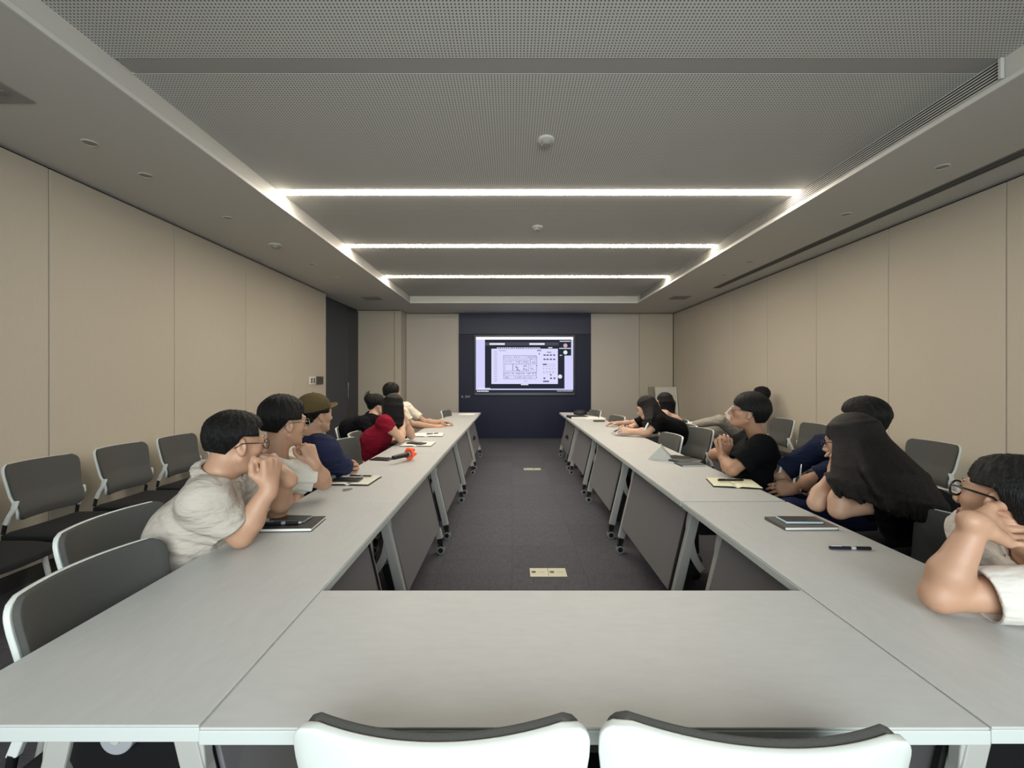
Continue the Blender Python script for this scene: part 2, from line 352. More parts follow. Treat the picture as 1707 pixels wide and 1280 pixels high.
rect('document', SX(400), SY(335), SX(1300), SY(812), 'dedcff', 1.0, 0.003, scr)
rect('call_panel', SX(1315), SY(212), SX(1480), SY(428), '23303a', 1, 0.003, scr)
rect('taskbar', SX(190), SY(893), SX(1508), SY(928), '2b303c', 1, 0.003, scr)
rect('status_line', SX(312), SY(876), SX(1390), SY(890), 'c9cdf0', 1, 0.003, scr)
def marks(name, items, col, s=1, dy=0.0045):
    m = MB()
    for (u0, v0, u1, v1) in items:
        a, b = D(SX(u0), SY(v0)); c, d = D(SX(u1), SY(v1)); m.bb(a, c, -dy, -dy + 0.0008, d, b)
    m.build(name, emis('mark_' + col, col, s), scr, kind='stuff')
R = random.Random(4); it = []
def row(u0, u1, v, h, w0=8, w1=22, g=5, lst=None):
    u = u0
    while u < u1:
        ww = R.uniform(w0, w1); lst.append((u, v, min(u + ww, u1), v + h)); u += ww + g
it = []; row(375, 580, 258, 26, 16, 26, 3, it); row(915, 1120, 258, 26, 16, 26, 3, it); row(475, 1060, 318, 12, 10, 26, 8, it); row(1170, 1225, 314, 14, 10, 14, 3, it)
row(1325, 1470, 228, 12, 8, 14, 4, it); row(1320, 1475, 324, 12, 8, 16, 3, it); row(800, 900, 814, 14, 30, 30, 2, it); row(205, 360, 902, 16, 14, 22, 7, it); row(1290, 1500, 902, 10, 6, 12, 8, it); row(1325, 1355, 418, 12, 8, 10, 3, it)
it.append((215, 868, 385, 878)); marks('screen_lettering', it, 'f0f0ff')
it = []
for k in range(20): row(435, 480, 365 + k * 21.5, 4, 10, 22, 3, it)
row(505, 600, 358, 6, 8, 14, 3, it); row(1020, 1075, 352, 14, 12, 14, 2, it); row(1155, 1210, 378, 12, 8, 14, 2, it)
for v in (420, 478): [it.append((u, v - 8, u + 30, v + 10)) for u in (1105, 1145, 1190, 1235)]
it.append((1095, 538, 1150, 556)); it.append((1100, 768, 1180, 786))
for v in (545, 575, 605, 640, 660): row(1170 if v == 545 else 1100, 1270, v, 5, 14, 24, 22, it)
[it.append((u, 725, u + 26, 745)) for u in (1105, 1195, 1240)]; it.append((1195, 680, 1215, 698)); row(840, 890, 772, 5, 10, 12, 5, it); it.append((1040, 395, 1055, 412))
marks('screen_menu_text', it, '585870')
# floor plan drawing
it = []
def box_(u0, v0, u1, v1, t=4): it.extend([(u0, v0, u1, v0 + t), (u0, v1 - t, u1, v1), (u0, v0, u0 + t, v1), (u1 - t, v0, u1, v1)])
box_(562, 425, 1010, 744, 4); box_(582, 540, 690, 640, 4); box_(690, 540, 910, 640, 4); box_(565, 425, 1008, 475, 3); box_(580, 490, 925, 545, 3); box_(570, 660, 1005, 700, 3); box_(930, 440, 1018, 655, 3)
for v0, v1 in ((425, 475), (490, 540), (655, 690), (700, 744)):
    u = 580
    while u < 1000:
        it.append((u, v0, u + 3, v1 if R.random() < 0.6 else (v0 + v1) / 2)); u += R.uniform(16, 34)
        if R.random() < 0.7: it.append((u - 12, (v0 + v1) / 2 - 7, u - 4, (v0 + v1) / 2 + 7))
for k in range(46):
    u, v = R.uniform(700, 895), R.uniform(545, 630)
    if abs(u - 798) > 25: it.append((u, v, u + R.choice((3, 16)), v + R.choice((3, 14))))
for k in range(30): u, v = R.uniform(935, 1010), R.uniform(470, 640); it.append((u, v, u + R.choice((3, 14)), v + R.choice((3, 12))))
marks('floor_plan_drawing', it, '74748e')
for (u, v, c) in ((1402, 292, 'd9a3b6'), (1402, 385, 'e8eaea'), (1330, 712, 'dfe6f5')):
    a, b = D(SX(u), SY(v)); MB().cyl((a, -0.0045, b), (a, -0.0035, b), 0.045, n=24).build('round_avatar', emis('avatar_' + c, c, 1), scr)
MB().bb(x0 + 0.02, x1 - 0.02, -0.004, 0.0, z0 + 0.008, z0 + 0.05).build('lower_bar', mat('display_lower_bar', '4a4d57', 0.35, metal=0.4), dt, bevel=0.002)
# tiny white sign on the navy panel
tt = thing('wall_sign', 'tiny white lettering on the navy panel below the screen corner', 'sign', (W(769, 660, 9.74).x, 9.745, W(769, 663, 9.74).z))
cu = bpy.data.curves.new('sign_lettering', 'FONT'); cu.body = 'K. SW'; cu.size = 0.075; cu.extrude = 0.002
tmp = bpy.data.objects.new('tmp', cu); COL.objects.link(tmp); bpy.context.view_layer.update()
sme = bpy.data.meshes.new_from_object(tmp.evaluated_get(bpy.context.evaluated_depsgraph_get())); bpy.data.objects.remove(tmp)
sme.materials.clear(); sme.materials.append(mat('sign_white', 'b9bac4', 0.5))
to = bpy.data.objects.new('sign_lettering', sme); COL.objects.link(to); to.parent = tt; to.rotation_euler = (PI / 2, 0, 0)
# switch plates beside the door
sp = thing('switch_plate', 'white double switch plate on wall beside the door', 'switch', (XL, 6.93, 1.30))
MB().bb(0, 0.012, -0.11, 0.10, -0.06, 0.06).build('plate', M_paper, sp, bevel=0.003)
for dy in (-0.05, 0.04): MB().bb(0.012, 0.018, dy - 0.03, dy + 0.03, -0.042, 0.042).build('button', mat('switch_button', '77736c', 0.4), sp, bevel=0.002)
cp = thing('control_panel', 'small dark control panel on wall beside the switch', 'control panel', (XL, 7.19, 1.30))
MB().bb(0, 0.014, -0.12, 0.12, -0.065, 0.065).build('plate', mat('brown_dark_panel', '4a4138', 0.35), cp, bevel=0.003)
MB().bb(0.014, 0.016, -0.09, 0.09, -0.035, 0.045).build('display', mat('control_display', '302b26', 0.2), cp)
# floor sockets
def floor_box(x, y, sx, lab):
    t = thing('floor_socket', lab, 'floor socket', (x, y, 0), 0, 'silver floor sockets')
    MB().bb(-0.062, 0.062, -0.065, 0.065, 0, 0.006).build('cover_plate', mat('floor_box_metal', 'c9c8b0', 0.35, metal=0.3), t, bevel=0.002)
    MB().bb(-0.05, -0.022, -0.012, 0.016, 0.006, 0.007).build('latch', mat('latch_dark', '3a3a38', 0.5), t)
    MB().bb(0.0, 0.04, -0.003, 0.003, 0.006, 0.0065).build('engraving', mat('engraving', '9a9a88', 0.5), t)
floor_box(0.185, 3.01, 1, 'pale metal floor socket nearest the camera, the whiter one of the pair')
floor_box(0.311, 3.01, 1, 'pale metal floor socket beside the nearest one, slightly yellower')
floor_box(0.235, 6.43, 1, 'far floor socket on the aisle carpet, half nearer the door')
floor_box(0.36, 6.43, 1, 'far floor socket on the aisle carpet, half nearer the air grille')

# ------------------------------------------------------------------ tables
TW, TL, TZ = 0.515, 1.372, 0.74
def castor(mb_h, mb_r, x, y, z0=0.0):
    for s in (-1, 1):
        mb_r.cyl((x, y + s * 0.020, z0 + 0.03), (x, y + s * 0.008, z0 + 0.03), 0.030, n=18)
        mb_h.cyl((x, y + s * 0.0215, z0 + 0.03), (x, y + s * 0.020, z0 + 0.03), 0.019, n=14)
    mb_h.box((x, y, z0 + 0.052), (0.04, 0.030, 0.022)); mb_h.cyl((x, y, z0 + 0.05), (x, y, z0 + 0.105), 0.011, 0.016)
def legset(parent, y):
    xb, xt = 0.258, 0.095                       # splay: foot and shoulder x (table axis = y)
    for s in (-1, 1):
        def fn(u, v, h): return Vector((s * u, y + h, v))
        P0 = Vector((0.105, 0.70)); P1 = Vector((0.245, 0.115))
        dv = (P1 - P0).normalized(); nn = Vector((-dv.y, dv.x)) * 0.024
        m = MB(); m.prism([P0 - nn, P0 + nn, P1 + nn, P1 - nn], fn, -0.017, 0.017)
        lg = m.build('leg', M_silver, parent, bevel=0.004)
        # bowed brace beside the leg
        pts = []; Q = [Vector(q) for q in ((0.118, 0.70), (0.165, 0.56), (0.165, 0.42), (0.085, 0.335))]
        for k in range(11):
            a = k / 10; pts.append(Q[0] * (1 - a) ** 3 + Q[1] * (3 * a * (1 - a) ** 2) + Q[2] * (3 * a * a * (1 - a)) + Q[3] * a ** 3)
        outl = []
        for sg in (1, -1):
            seq = pts if sg > 0 else pts[::-1]
            for i, q in enumerate(seq):
                j = pts.index(q); t_ = (pts[min(j + 1, 10)] - pts[max(j - 1, 0)]).normalized(); outl.append(q + Vector((-t_.y, t_.x)) * 0.019 * sg)
        MB().prism(outl, fn, -0.013, 0.013).build('brace', M_silver, lg, bevel=0.003)
        off = Vector((-0.047, -0.006)); MB().prism([P0.lerp(P1, 0.56) + off - nn * 0.8, P0.lerp(P1, 0.56) + off + nn * 0.8, P0.lerp(P1, 0.93) + off * 0.8 + nn * 0.6, P0.lerp(P1, 0.93) + off * 0.8 - nn * 0.6], fn, -0.010, 0.010).build('leg_insert', M_blackpl, lg)
        h = MB(); r = MB(); castor(h, r, s * 0.254, y)
        h.prism([(0.232, 0.075), (0.268, 0.075), (0.262, 0.135), (0.225, 0.135)], fn, -0.016, 0.016)
        h.build('castor_fork', M_blackpl, lg, autos=40); r.build('castor_wheel', M_greyring, lg, autos=40)
    m = MB(); m.prism([(-0.10, 0.69), (-0.12, 0.56), (-0.10, 0.52), (0.10, 0.52), (0.12, 0.56), (0.10, 0.69)], lambda u, v, h: Vector((u, y + h, v)), -0.007, 0.007)
    m.build('leg_infill', M_blackpl, parent)
    e = -1 if y < 0 else 1
    hb = MB(); hb.cyl((0, y - 0.03, 0.615), (0, y + 0.03, 0.615), 0.034, n=28); ho = hb.build('tilt_hub', M_greyring, parent, bevel=0.003)
    MB().cyl((0, y - 0.033, 0.615), (0, y + 0.033, 0.615), 0.010, n=16).build('hub_bolt', M_silver, ho)
def make_table(label, L, Wd, group, panel_sides=(1,)):
    t = thing('folding_table', label, 'table', (0, 0, 0), 0, group)
    MB().bb(-Wd / 2 + 0.0025, Wd / 2 - 0.0025, -L / 2 + 0.002, L / 2 - 0.002, TZ - 0.0045, TZ).build('tabletop', M_top, t, bevel=0.0015)
    MB().bb(-Wd / 2 + 0.001, Wd / 2 - 0.001, -L / 2 + 0.0012, L / 2 - 0.0012, TZ - 0.029, TZ - 0.0046).build('edge_band', M_edge, t, bevel=0.0015)
    for s in (-1, 1): legset(t, s * (L / 2 - 0.155))
    MB().cyl((0, -L / 2 + 0.15, 0.615), (0, L / 2 - 0.15, 0.615), 0.016).build('crossbar', M_silver, t)
    for s in panel_sides:
        q0, q1 = (0.125, 0.69), (0.238, 0.21); m = MB()
        m.prism([(q0[0], q0[1]), (q0[0] + 0.012, q0[1]), (q1[0] + 0.012, q1[1]), (q1[0], q1[1])], lambda u, v, h: Vector((s * u, h, v)), -L / 2 + 0.185, L / 2 - 0.185)
        m.build('modesty_panel', M_panelgrey, t, bevel=0.002)
        MB().prism([(q0[0] + 0.0, q0[1]), (q0[0] + 0.018, q0[1]), (q1[0] + 0.018, q1[1]), (q1[0], q1[1])], lambda u, v, h: Vector((s * u, h, v)), L / 2 - 0.185, L / 2 - 0.172).build('panel_edge', M_blackpl, t)
    return t
XTL, XTR = -0.539 - TW / 2, 0.823 + TW / 2
ordn = ['nearest the camera', 'second from the camera', 'third from the camera', 'fourth from the camera', 'farthest, by the navy wall']
t0 = make_table('grey folding table in the door-side row, ' + ordn[0], TL, TW, 'folding tables in two facing rows')
t0.location = (XTL, 0.755 + TL / 2, 0)
for k in range(1, 5): dup(t0, (XTL, 0.755 + TL * (k + 0.5), 0.0), 0, 'grey folding table in the door-side row, ' + ordn[k])
for k in range(5): dup(t0, (XTR, 0.755 + TL * (k + 0.5) + (0.012 if k else -0.004), 0.0), PI, 'grey folding table in the row on the air-grille side, ' + ordn[k])
tf = make_table('grey folding table set crosswise in front of the camera between both rows', 1.362, 0.492, 'folding tables in two facing rows')
tf.location = ((-0.539 + 0.823) / 2, 0.750 + 0.246, -0.001); tf.rotation_euler = (0, 0, PI / 2)

# ------------------------------------------------------------------ chairs
def back_surf(u, v, sx=1.0, off=0.0, sv=1.0):
    v = 0.5 + (v - 0.5) * sv; z = 0.505 + 0.335 * v; u = (u * 2 - 1) * sx
    hw = 0.190 + 0.030 * min(1, v / 0.8)
    Rr = 0.045
    for e in (v, 1 - v):
        d = Rr - e * 0.335
        if d > 0: hw -= Rr - math.sqrt(max(0, Rr * Rr - d * d))
    x = u * hw
    y = -0.165 + 0.02 * math.sin(min(1, v / 0.45) * PI) * (1 - v) - 0.075 * max(0, v - 0.15) + 0.055 * (x / 0.22) ** 2
    nr = Vector((-0.5 * x / 0.22 * 0.5, 1, 0.15)).normalized()
    return Vector((x, y, z)) + nr * off, nr
def make_chair(label):
    t = thing('meeting_chair', label, 'chair', (0, 0, 0), 0, 'grey-backed meeting chairs')
    sh = MB(); sh.slab(lambda i, j: back_surf(i, j, 1.0, -0.012), 20, 34, 0.014)
    bk = sh.build('back_shell', M_shell, t, smooth=True, bevel=0.003)
    pd = MB(); pd.slab(lambda i, j: back_surf(i, j, 0.968, 0.0021, 0.985), 18, 30, 0.016); pd.build('back_pad', M_pad, t, smooth=True, bevel=0.003)
    for s in (-1, 1):
        u = MB(); pts = [(s * 0.196, -0.118, 0.63), (s * 0.205, -0.122, 0.585), (s * 0.208, -0.148, 0.54), (s * 0.210, -0.165, 0.495)]
        m = MB()
        for a, b in zip(pts[:-1], pts[1:]):
            a, b = Vector(a), Vector(b); m.prism([(-0.013, -0.011), (0.013, -0.011), (0.013, 0.011), (-0.013, 0.011)], lambda p, q, h, a=a, b=b: (a if h == 0 else b) + Vector((p * 0.6, q * 1.2, 0)), 0, 1)
        m.build('upright', M_shell, t, bevel=0.003)
        MB().cyl((s * 0.210, -0.165, 0.50), (s * 0.212, -0.175, 0.445), 0.010).build('upright_socket', M_blackpl, t)
    def seat(i, j):
        u, v = i * 2 - 1, j * 2 - 1; k = 0.12
        x = 0.235 * u * math.sqrt(1 - k * v * v); y = 0.03 + 0.225 * v * math.sqrt(1 - k * u * u)
        z = 0.452 - 0.018 * max(0, v) ** 3 - 0.006 * (1 - u * u) * 0 + 0.008 * u * u - 0.02 * max(abs(u), abs(v)) ** 8
        return Vector((x, y, z)), Vector((0, 0, -1))
    MB().slab(seat, 14, 14, 0.035).build('seat', M_seat, t, smooth=True, bevel=0.006)
    fr = MB(); fr.bb(-0.20, 0.20, -0.16, 0.19, 0.395, 0.415); fr.build('seat_frame', M_blackpl, t, bevel=0.005)
    for sx in (-1, 1):
        for sy in (-1, 1):
            top = Vector((sx * 0.212, 0.16 if sy > 0 else -0.165, 0.425)); bot = Vector((sx * 0.236, 0.23 if sy > 0 else -0.235, 0.0))
            MB().tube([top - Vector((sx * 0.05, 0, 0.008)), top - Vector((sx * 0.008, 0, 0.002)), top.lerp(bot, 0.06), top.lerp(bot, 0.5), bot + Vector((0, 0, 0.02))], [0.012, 0.013, 0.013, 0.012, 0.010], 10).build('leg', M_silver, t, smooth=True)
            MB().cyl(bot, bot + Vector((0, 0, 0.025)), 0.014).build('rubber_foot', M_blackpl, t)
    return t
c0 = make_chair('x'); used = [False]
def chair(x, y, face, lab):           # face = direction angle the sitter looks (deg, 90 = away from camera)
    rz = math.radians(face - 90)
    if not used[0]:
        used[0] = True; c0.location = (x, y, 0); c0.rotation_euler = (0, 0, rz); c0['label'] = lab; return c0
    return dup(c0, (x, y, 0), rz, lab)
chair(-0.105, 0.83, 90, 'white back shell of a chair before the crosswise table, the door-side one')
chair(0.365, 0.82, 86, 'white back shell of a chair before the crosswise table, the grille-side one')
chair(-0.95, 1.19, 0, 'empty chair pushed under the door-side table nearest the camera')
chair(-1.27, 1.60, 0, 'chair behind the man in the light grey polo shirt')
chair(-1.27, 2.12, 0, 'chair under the man in the white T-shirt on the door side')
chair(-1.36, 2.58, 60, 'chair under the man in the olive cap')
chair(-1.20, 3.52, -12, 'empty chair between the capped man and the woman in red')
chair(-1.25, 4.02, 8, 'chair under the woman in the red top')
chair(-1.55, 4.52, 0, 'chair under the woman with her hair clipped up')
chair(-1.50, 5.32, 0, 'chair under the person stretching an arm along the table')
chair(-0.84, 6.70, -8, 'empty chair at the far end of the door-side row')
for k, (y, l) in enumerate(((2.19, 'chair against the door-side wall, only its black seat in view'), (2.72, 'grey-backed chair against the door-side wall, first full one'), (3.27, 'grey-backed chair against the door-side wall, second full one'), (3.81, 'grey-backed chair against the door-side wall, third full one'), (4.35, 'grey-backed chair against the door-side wall, mostly behind the polo shirt man'))):
    chair(-2.74, y, 0, l)
chair(1.50, 1.14, 180, 'chair under the man with black glasses resting his cheek on his hand')
chair(1.42, 1.50, 180, 'empty chair between the hand-resting man and the long-haired woman')
chair(1.72, 1.98, 180, 'chair under the woman with very long black hair')
chair(1.90, 2.42, 180, 'chair under the person in navy with a smartwatch')
chair(1.47, 2.86, 172, 'chair under the man in black with round glasses')
chair(1.24, 3.88, 184, 'empty chair pushed in by the triangular name card')
chair(1.70, 4.34, 194, 'empty chair pulled back behind the one by the name card')
chair(1.72, 4.72, 180, 'chair under the woman in black with a striped shoulder')
chair(1.86, 5.28, 180, 'chair under the far woman with a dark ponytail')
chair(1.22, 5.75, 192, 'empty chair just beyond the woman holding a phone')
chair(1.13, 6.82, 192, 'empty chair at the far end of the air-grille row')
for y, l in ((3.45, 'grey-backed chair against the panelled wall behind the bespectacled hand-resting man'), (4.10, 'chair against the wall hidden behind the long black hair'), (4.80, 'grey-backed chair against the wall, half hidden by long black hair'), (5.36, 'chair beside the seated person in pale clothes by the wall')):
    chair(3.14, y, 180, l)
chair(2.98, 5.98, 180, 'chair under the person in pale clothes by the wall')

# ------------------------------------------------------------------ implicit surface bodies
V = lambda *a: np.array(a[0] if len(a) == 1 else a, dtype=np.float64)
def nrm(v): v = np.asarray(v, float); return v / (np.linalg.norm(v) + 1e-9)
class Frame:
    def __init__(s, c, f, up=(0, 0, 1), sc=1.0):
        s.c = V(tuple(c)); s.y = nrm(f); s.x = nrm(np.cross(s.y, up)); s.z = np.cross(s.x, s.y); s.s = sc
        s.M = np.stack([s.x, s.y, s.z], 1)
    def p(s, *l): return s.c + s.M @ (V(*l) * s.s)
    def d(s, *l): return s.M @ V(*l)
class Field:
    def __init__(s, vox): s.vox = vox; s.ops = []; s.cuts = []; s.lo = np.full(3, 1e9); s.hi = -s.lo; s.warp = None
    def _b(s, lo, hi): s.lo = np.minimum(s.lo, lo); s.hi = np.maximum(s.hi, hi)
    def cone(s, a, b, r1, r2, k=0.012, cap=None, sub=False):
        a, b = V(tuple(a)), V(tuple(b)); r = max(r1, r2); lo, hi = np.minimum(a, b) - r, np.maximum(a, b) + r
        if not sub: s._b(lo, hi)
        s.ops.append(('c', a, b, r1, r2, k, lo, hi, cap, sub)); return s
    def ball(s, a, r, k=0.012, sub=False): return s.cone(a, np.asarray(a, float) + 1e-4, r, r, k, None, sub)
    def ell(s, c, M, r, k=0.012, sub=False):
        c = V(tuple(c)); r = V(tuple(r)); e = np.abs(M) @ r; lo, hi = c - e, c + e
        if not sub: s._b(lo, hi)
        s.ops.append(('e', c, M, r, None, k, lo, hi, None, sub)); return s
    def chain(s, pts, rs, k=0.012):
        for i in range(len(pts) - 1): s.cone(pts[i], pts[i + 1], rs[i], rs[i + 1], k)
    def eval(s):
        h = s.vox; s.lo = s.lo - 4 * h; n = np.ceil((s.hi + 4 * h - s.lo) / h).astype(int) + 1
        ax = [(s.lo[i] + h * np.arange(n[i])).astype(np.float32) for i in range(3)]
        F = np.full(n, 0.09, np.float32)
        for (ty, a, b, c, d, k, lo, hi, cap, sub) in s.ops:
            mg = k + 3.5 * h
            i0 = np.maximum(((lo - mg - s.lo) / h).astype(int), 0); i1 = np.minimum(((hi + mg - s.lo) / h).astype(int) + 2, n)
            if (i1 <= i0).any(): continue
            sl = tuple(slice(i0[q], i1[q]) for q in range(3))
            X = ax[0][sl[0]][:, None, None]; Y = ax[1][sl[1]][None, :, None]; Z = ax[2][sl[2]][None, None, :]
            if ty == 'c':
                ab = b - a; L2 = float(ab @ ab) + 1e-12; px, py, pz = X - a[0], Y - a[1], Z - a[2]
                t = np.clip((px * ab[0] + py * ab[1] + pz * ab[2]) / L2, 0, 1)
                dd = np.sqrt((px - t * ab[0]) ** 2 + (py - t * ab[1]) ** 2 + (pz - t * ab[2]) ** 2) - (c + (d - c) * t)
                if cap is not None:
                    u = ab / math.sqrt(L2); dd = np.maximum(dd, (X - b[0]) * u[0] + (Y - b[1]) * u[1] + (Z - b[2]) * u[2] - cap)
            else:
                px, py, pz = X - a[0], Y - a[1], Z - a[2]; k0 = 0; k1 = 0
                for q in range(3):
                    l_ = px * b[0, q] + py * b[1, q] + pz * b[2, q]; k0 = k0 + (l_ / c[q]) ** 2; k1 = k1 + (l_ / c[q] ** 2) ** 2
                k0 = np.sqrt(k0); k1 = np.sqrt(k1) + 1e-6; dd = k0 * (k0 - 1) / k1
            G = F[sl]
            if sub:
                dd = -dd; hh = np.maximum(k - np.abs(G - dd), 0) / k; F[sl] = np.maximum(G, dd) + hh * hh * k * 0.25
            else:
                hh = np.maximum(k - np.abs(G - dd), 0) / k; F[sl] = np.minimum(G, dd) - hh * hh * k * 0.25
        X, Y, Z = ax[0][:, None, None], ax[1][None, :, None], ax[2][None, None, :]
        if s.warp: F += s.warp(X, Y, Z)
        for fn in s.cuts: F = np.maximum(F, fn(X, Y, Z).astype(np.float32))
        return F
    def build(s, name, mats, parent, matfn=None):
        F = s.eval(); h = s.vox; ins = F < 0; n = F.shape
        F[0] = F[-1] = 1; 
        cnt = np.zeros((n[0] - 1, n[1] - 1, n[2] - 1), np.uint8)
        for i in (0, 1):
            for j in (0, 1):
                for k in (0, 1): cnt += ins[i:n[0] - 1 + i, j:n[1] - 1 + j, k:n[2] - 1 + k]
        act = (cnt > 0) & (cnt < 8); I = np.argwhere(act); N = len(I)
        idx = np.full(act.shape, -1, np.int32); idx[act] = np.arange(N, dtype=np.int32)
        cv = {}
        for i in (0, 1):
            for j in (0, 1):
                for k in (0, 1): cv[i, j, k] = F[I[:, 0] + i, I[:, 1] + j, I[:, 2] + k]
        P = np.zeros((N, 3)); C = np.zeros(N)
        for a in cv:
            for q in range(3):
                if a[q] == 0:
                    b = list(a); b[q] = 1; b = tuple(b); fa, fb = cv[a], cv[b]; cr = (fa < 0) != (fb < 0)
                    t = np.where(cr, fa / np.where(cr, fa - fb, 1), 0); p = np.tile(np.array(a, float), (N, 1)); p[:, q] += t
                    P += p * cr[:, None]; C += cr
        P = (P / np.maximum(C, 1)[:, None] + I) * h + s.lo
        quads = []
        for q in range(3):
            o1, o2 = (q + 1) % 3, (q + 2) % 3
            A = [slice(None)] * 3; B = [slice(None)] * 3; A[q] = slice(0, -1); B[q] = slice(1, None)
            ia, ib = ins[tuple(A)], ins[tuple(B)]; E = np.argwhere(ia != ib)
            E = E[(E[:, o1] > 0) & (E[:, o2] > 0) & (E[:, o1] < n[o1] - 1) & (E[:, o2] < n[o2] - 1)]
            flip = ia[E[:, 0], E[:, 1], E[:, 2]]; vs = []
            for d1, d2 in ((-1, -1), (0, -1), (0, 0), (-1, 0)):
                e = E.copy(); e[:, o1] += d1; e[:, o2] += d2; vs.append(idx[e[:, 0], e[:, 1], e[:, 2]])
            Q = np.stack(vs, 1); Q[~flip] = Q[~flip][:, ::-1]; quads.append(Q)
        Q = np.concatenate(quads); Q = Q[(Q >= 0).all(1)]
        loc = V(tuple(parent.matrix_basis.translation)) if parent is not None else np.zeros(3)
        me = bpy.data.meshes.new(name); me.vertices.add(N); me.vertices.foreach_set('co', (P - loc).astype(np.float32).ravel())
        me.loops.add(len(Q) * 4); me.loops.foreach_set('vertex_index', Q.astype(np.int32).ravel())
        me.polygons.add(len(Q)); me.polygons.foreach_set('loop_start', np.arange(len(Q), dtype=np.int32) * 4)
        try: me.polygons.foreach_set('loop_total', np.full(len(Q), 4, np.int32))
        except Exception: pass
        mats = mats if isinstance(mats, (list, tuple)) else [mats]
        for m in mats: me.materials.append(m)
        if matfn: me.polygons.foreach_set('material_index', matfn(P[Q].mean(1)).astype(np.int32))
        me.polygons.foreach_set('use_smooth', np.ones(len(Q), bool)); me.update(calc_edges=True); me.validate()
        o = bpy.data.objects.new(name, me); COL.objects.link(o); o.parent = parent
        TRI[0] += len(Q) * 2
        return o
TRI = [0]
def head_sdf(F, H, fem=False):
    s = H.s; e = lambda c, r, k=0.012, sub=False: F.ell(H.p(*c), H.M, V(r) * s, k * s, sub)
    e((0, -0.014, 0.035), (0.073, 0.092, 0.083), 0.02); e((0, 0.022, -0.015), (0.060, 0.070, 0.088), 0.03)
    e((0, 0.032, -0.072), (0.047, 0.048, 0.034), 0.025); F.ball(H.p(0, 0.072, -0.094), 0.015 * s, 0.025 * s)
    for q in (-1, 1):
        F.ball(H.p(q * 0.042, 0.056, -0.018), 0.021 * s, 0.02 * s); F.cone(H.p(q * 0.058, 0.0, -0.05), H.p(q * 0.03, 0.06, -0.09), 0.016 * s, 0.014 * s, 0.02 * s)
        F.ball(H.p(q * 0.031, 0.098, 0.006), 0.015 * s, 0.010 * s, sub=True)
        F.ball(H.p(q * 0.012, 0.098, -0.032), 0.008 * s, 0.006 * s)
        F.ell(H.p(q * 0.031, 0.074, 0.006), H.M, V(0.017, 0.015, 0.010) * s, 0.004 * s)
    F.cone(H.p(-0.034, 0.080, 0.027), H.p(0.034, 0.080, 0.027), 0.011 * s, 0.011 * s, 0.014 * s)
    F.cone(H.p(0, 0.090, 0.012), H.p(0, 0.110, -0.026), 0.006 * s, 0.011 * s, 0.010 * s)
    F.cone(H.p(-0.017, 0.089, -0.056), H.p(0.017, 0.089, -0.056), 0.0055 * s, 0.0055 * s, 0.005 * s); F.ball(H.p(0, 0.094, -0.055), 0.006 * s, 0.005 * s)
    F.cone(H.p(-0.014, 0.088, -0.067), H.p(0.014, 0.088, -0.067), 0.0065 * s, 0.0065 * s, 0.005 * s)
    for q in (-1, 1):
        a = nrm(H.d(q * 1.0, -0.45, 0.12)); z = nrm(H.d(q * 0.1, -0.2, 1)); y = np.cross(z, a); M = np.stack([a, y, np.cross(a, y)], 1)
        F.ell(H.p(q * 0.077, -0.012, -0.004), M, V(0.008, 0.018, 0.032) * s, 0.006 * s)
        F.ell(H.p(q * 0.086, -0.008, 0.001), M, V(0.007, 0.010, 0.020) * s, 0.004 * s, True)
        F.ball(H.p(q * 0.076, -0.004, -0.030), 0.009 * s, 0.006 * s)
def limb(F, S, E, Wr, g=1.0):
    S, E, Wr = V(tuple(S)), V(tuple(E)), V(tuple(Wr)); k = 0.02
    F.cone(S, S + (E - S) * 0.45, 0.050 * g, 0.046 * g, k); F.cone(S + (E - S) * 0.45, E, 0.046 * g, 0.036 * g, k)
    F.cone(E, E + (Wr - E) * 0.3, 0.036 * g, 0.042 * g, k); F.cone(E + (Wr - E) * 0.3, Wr, 0.042 * g, 0.026 * g, k)
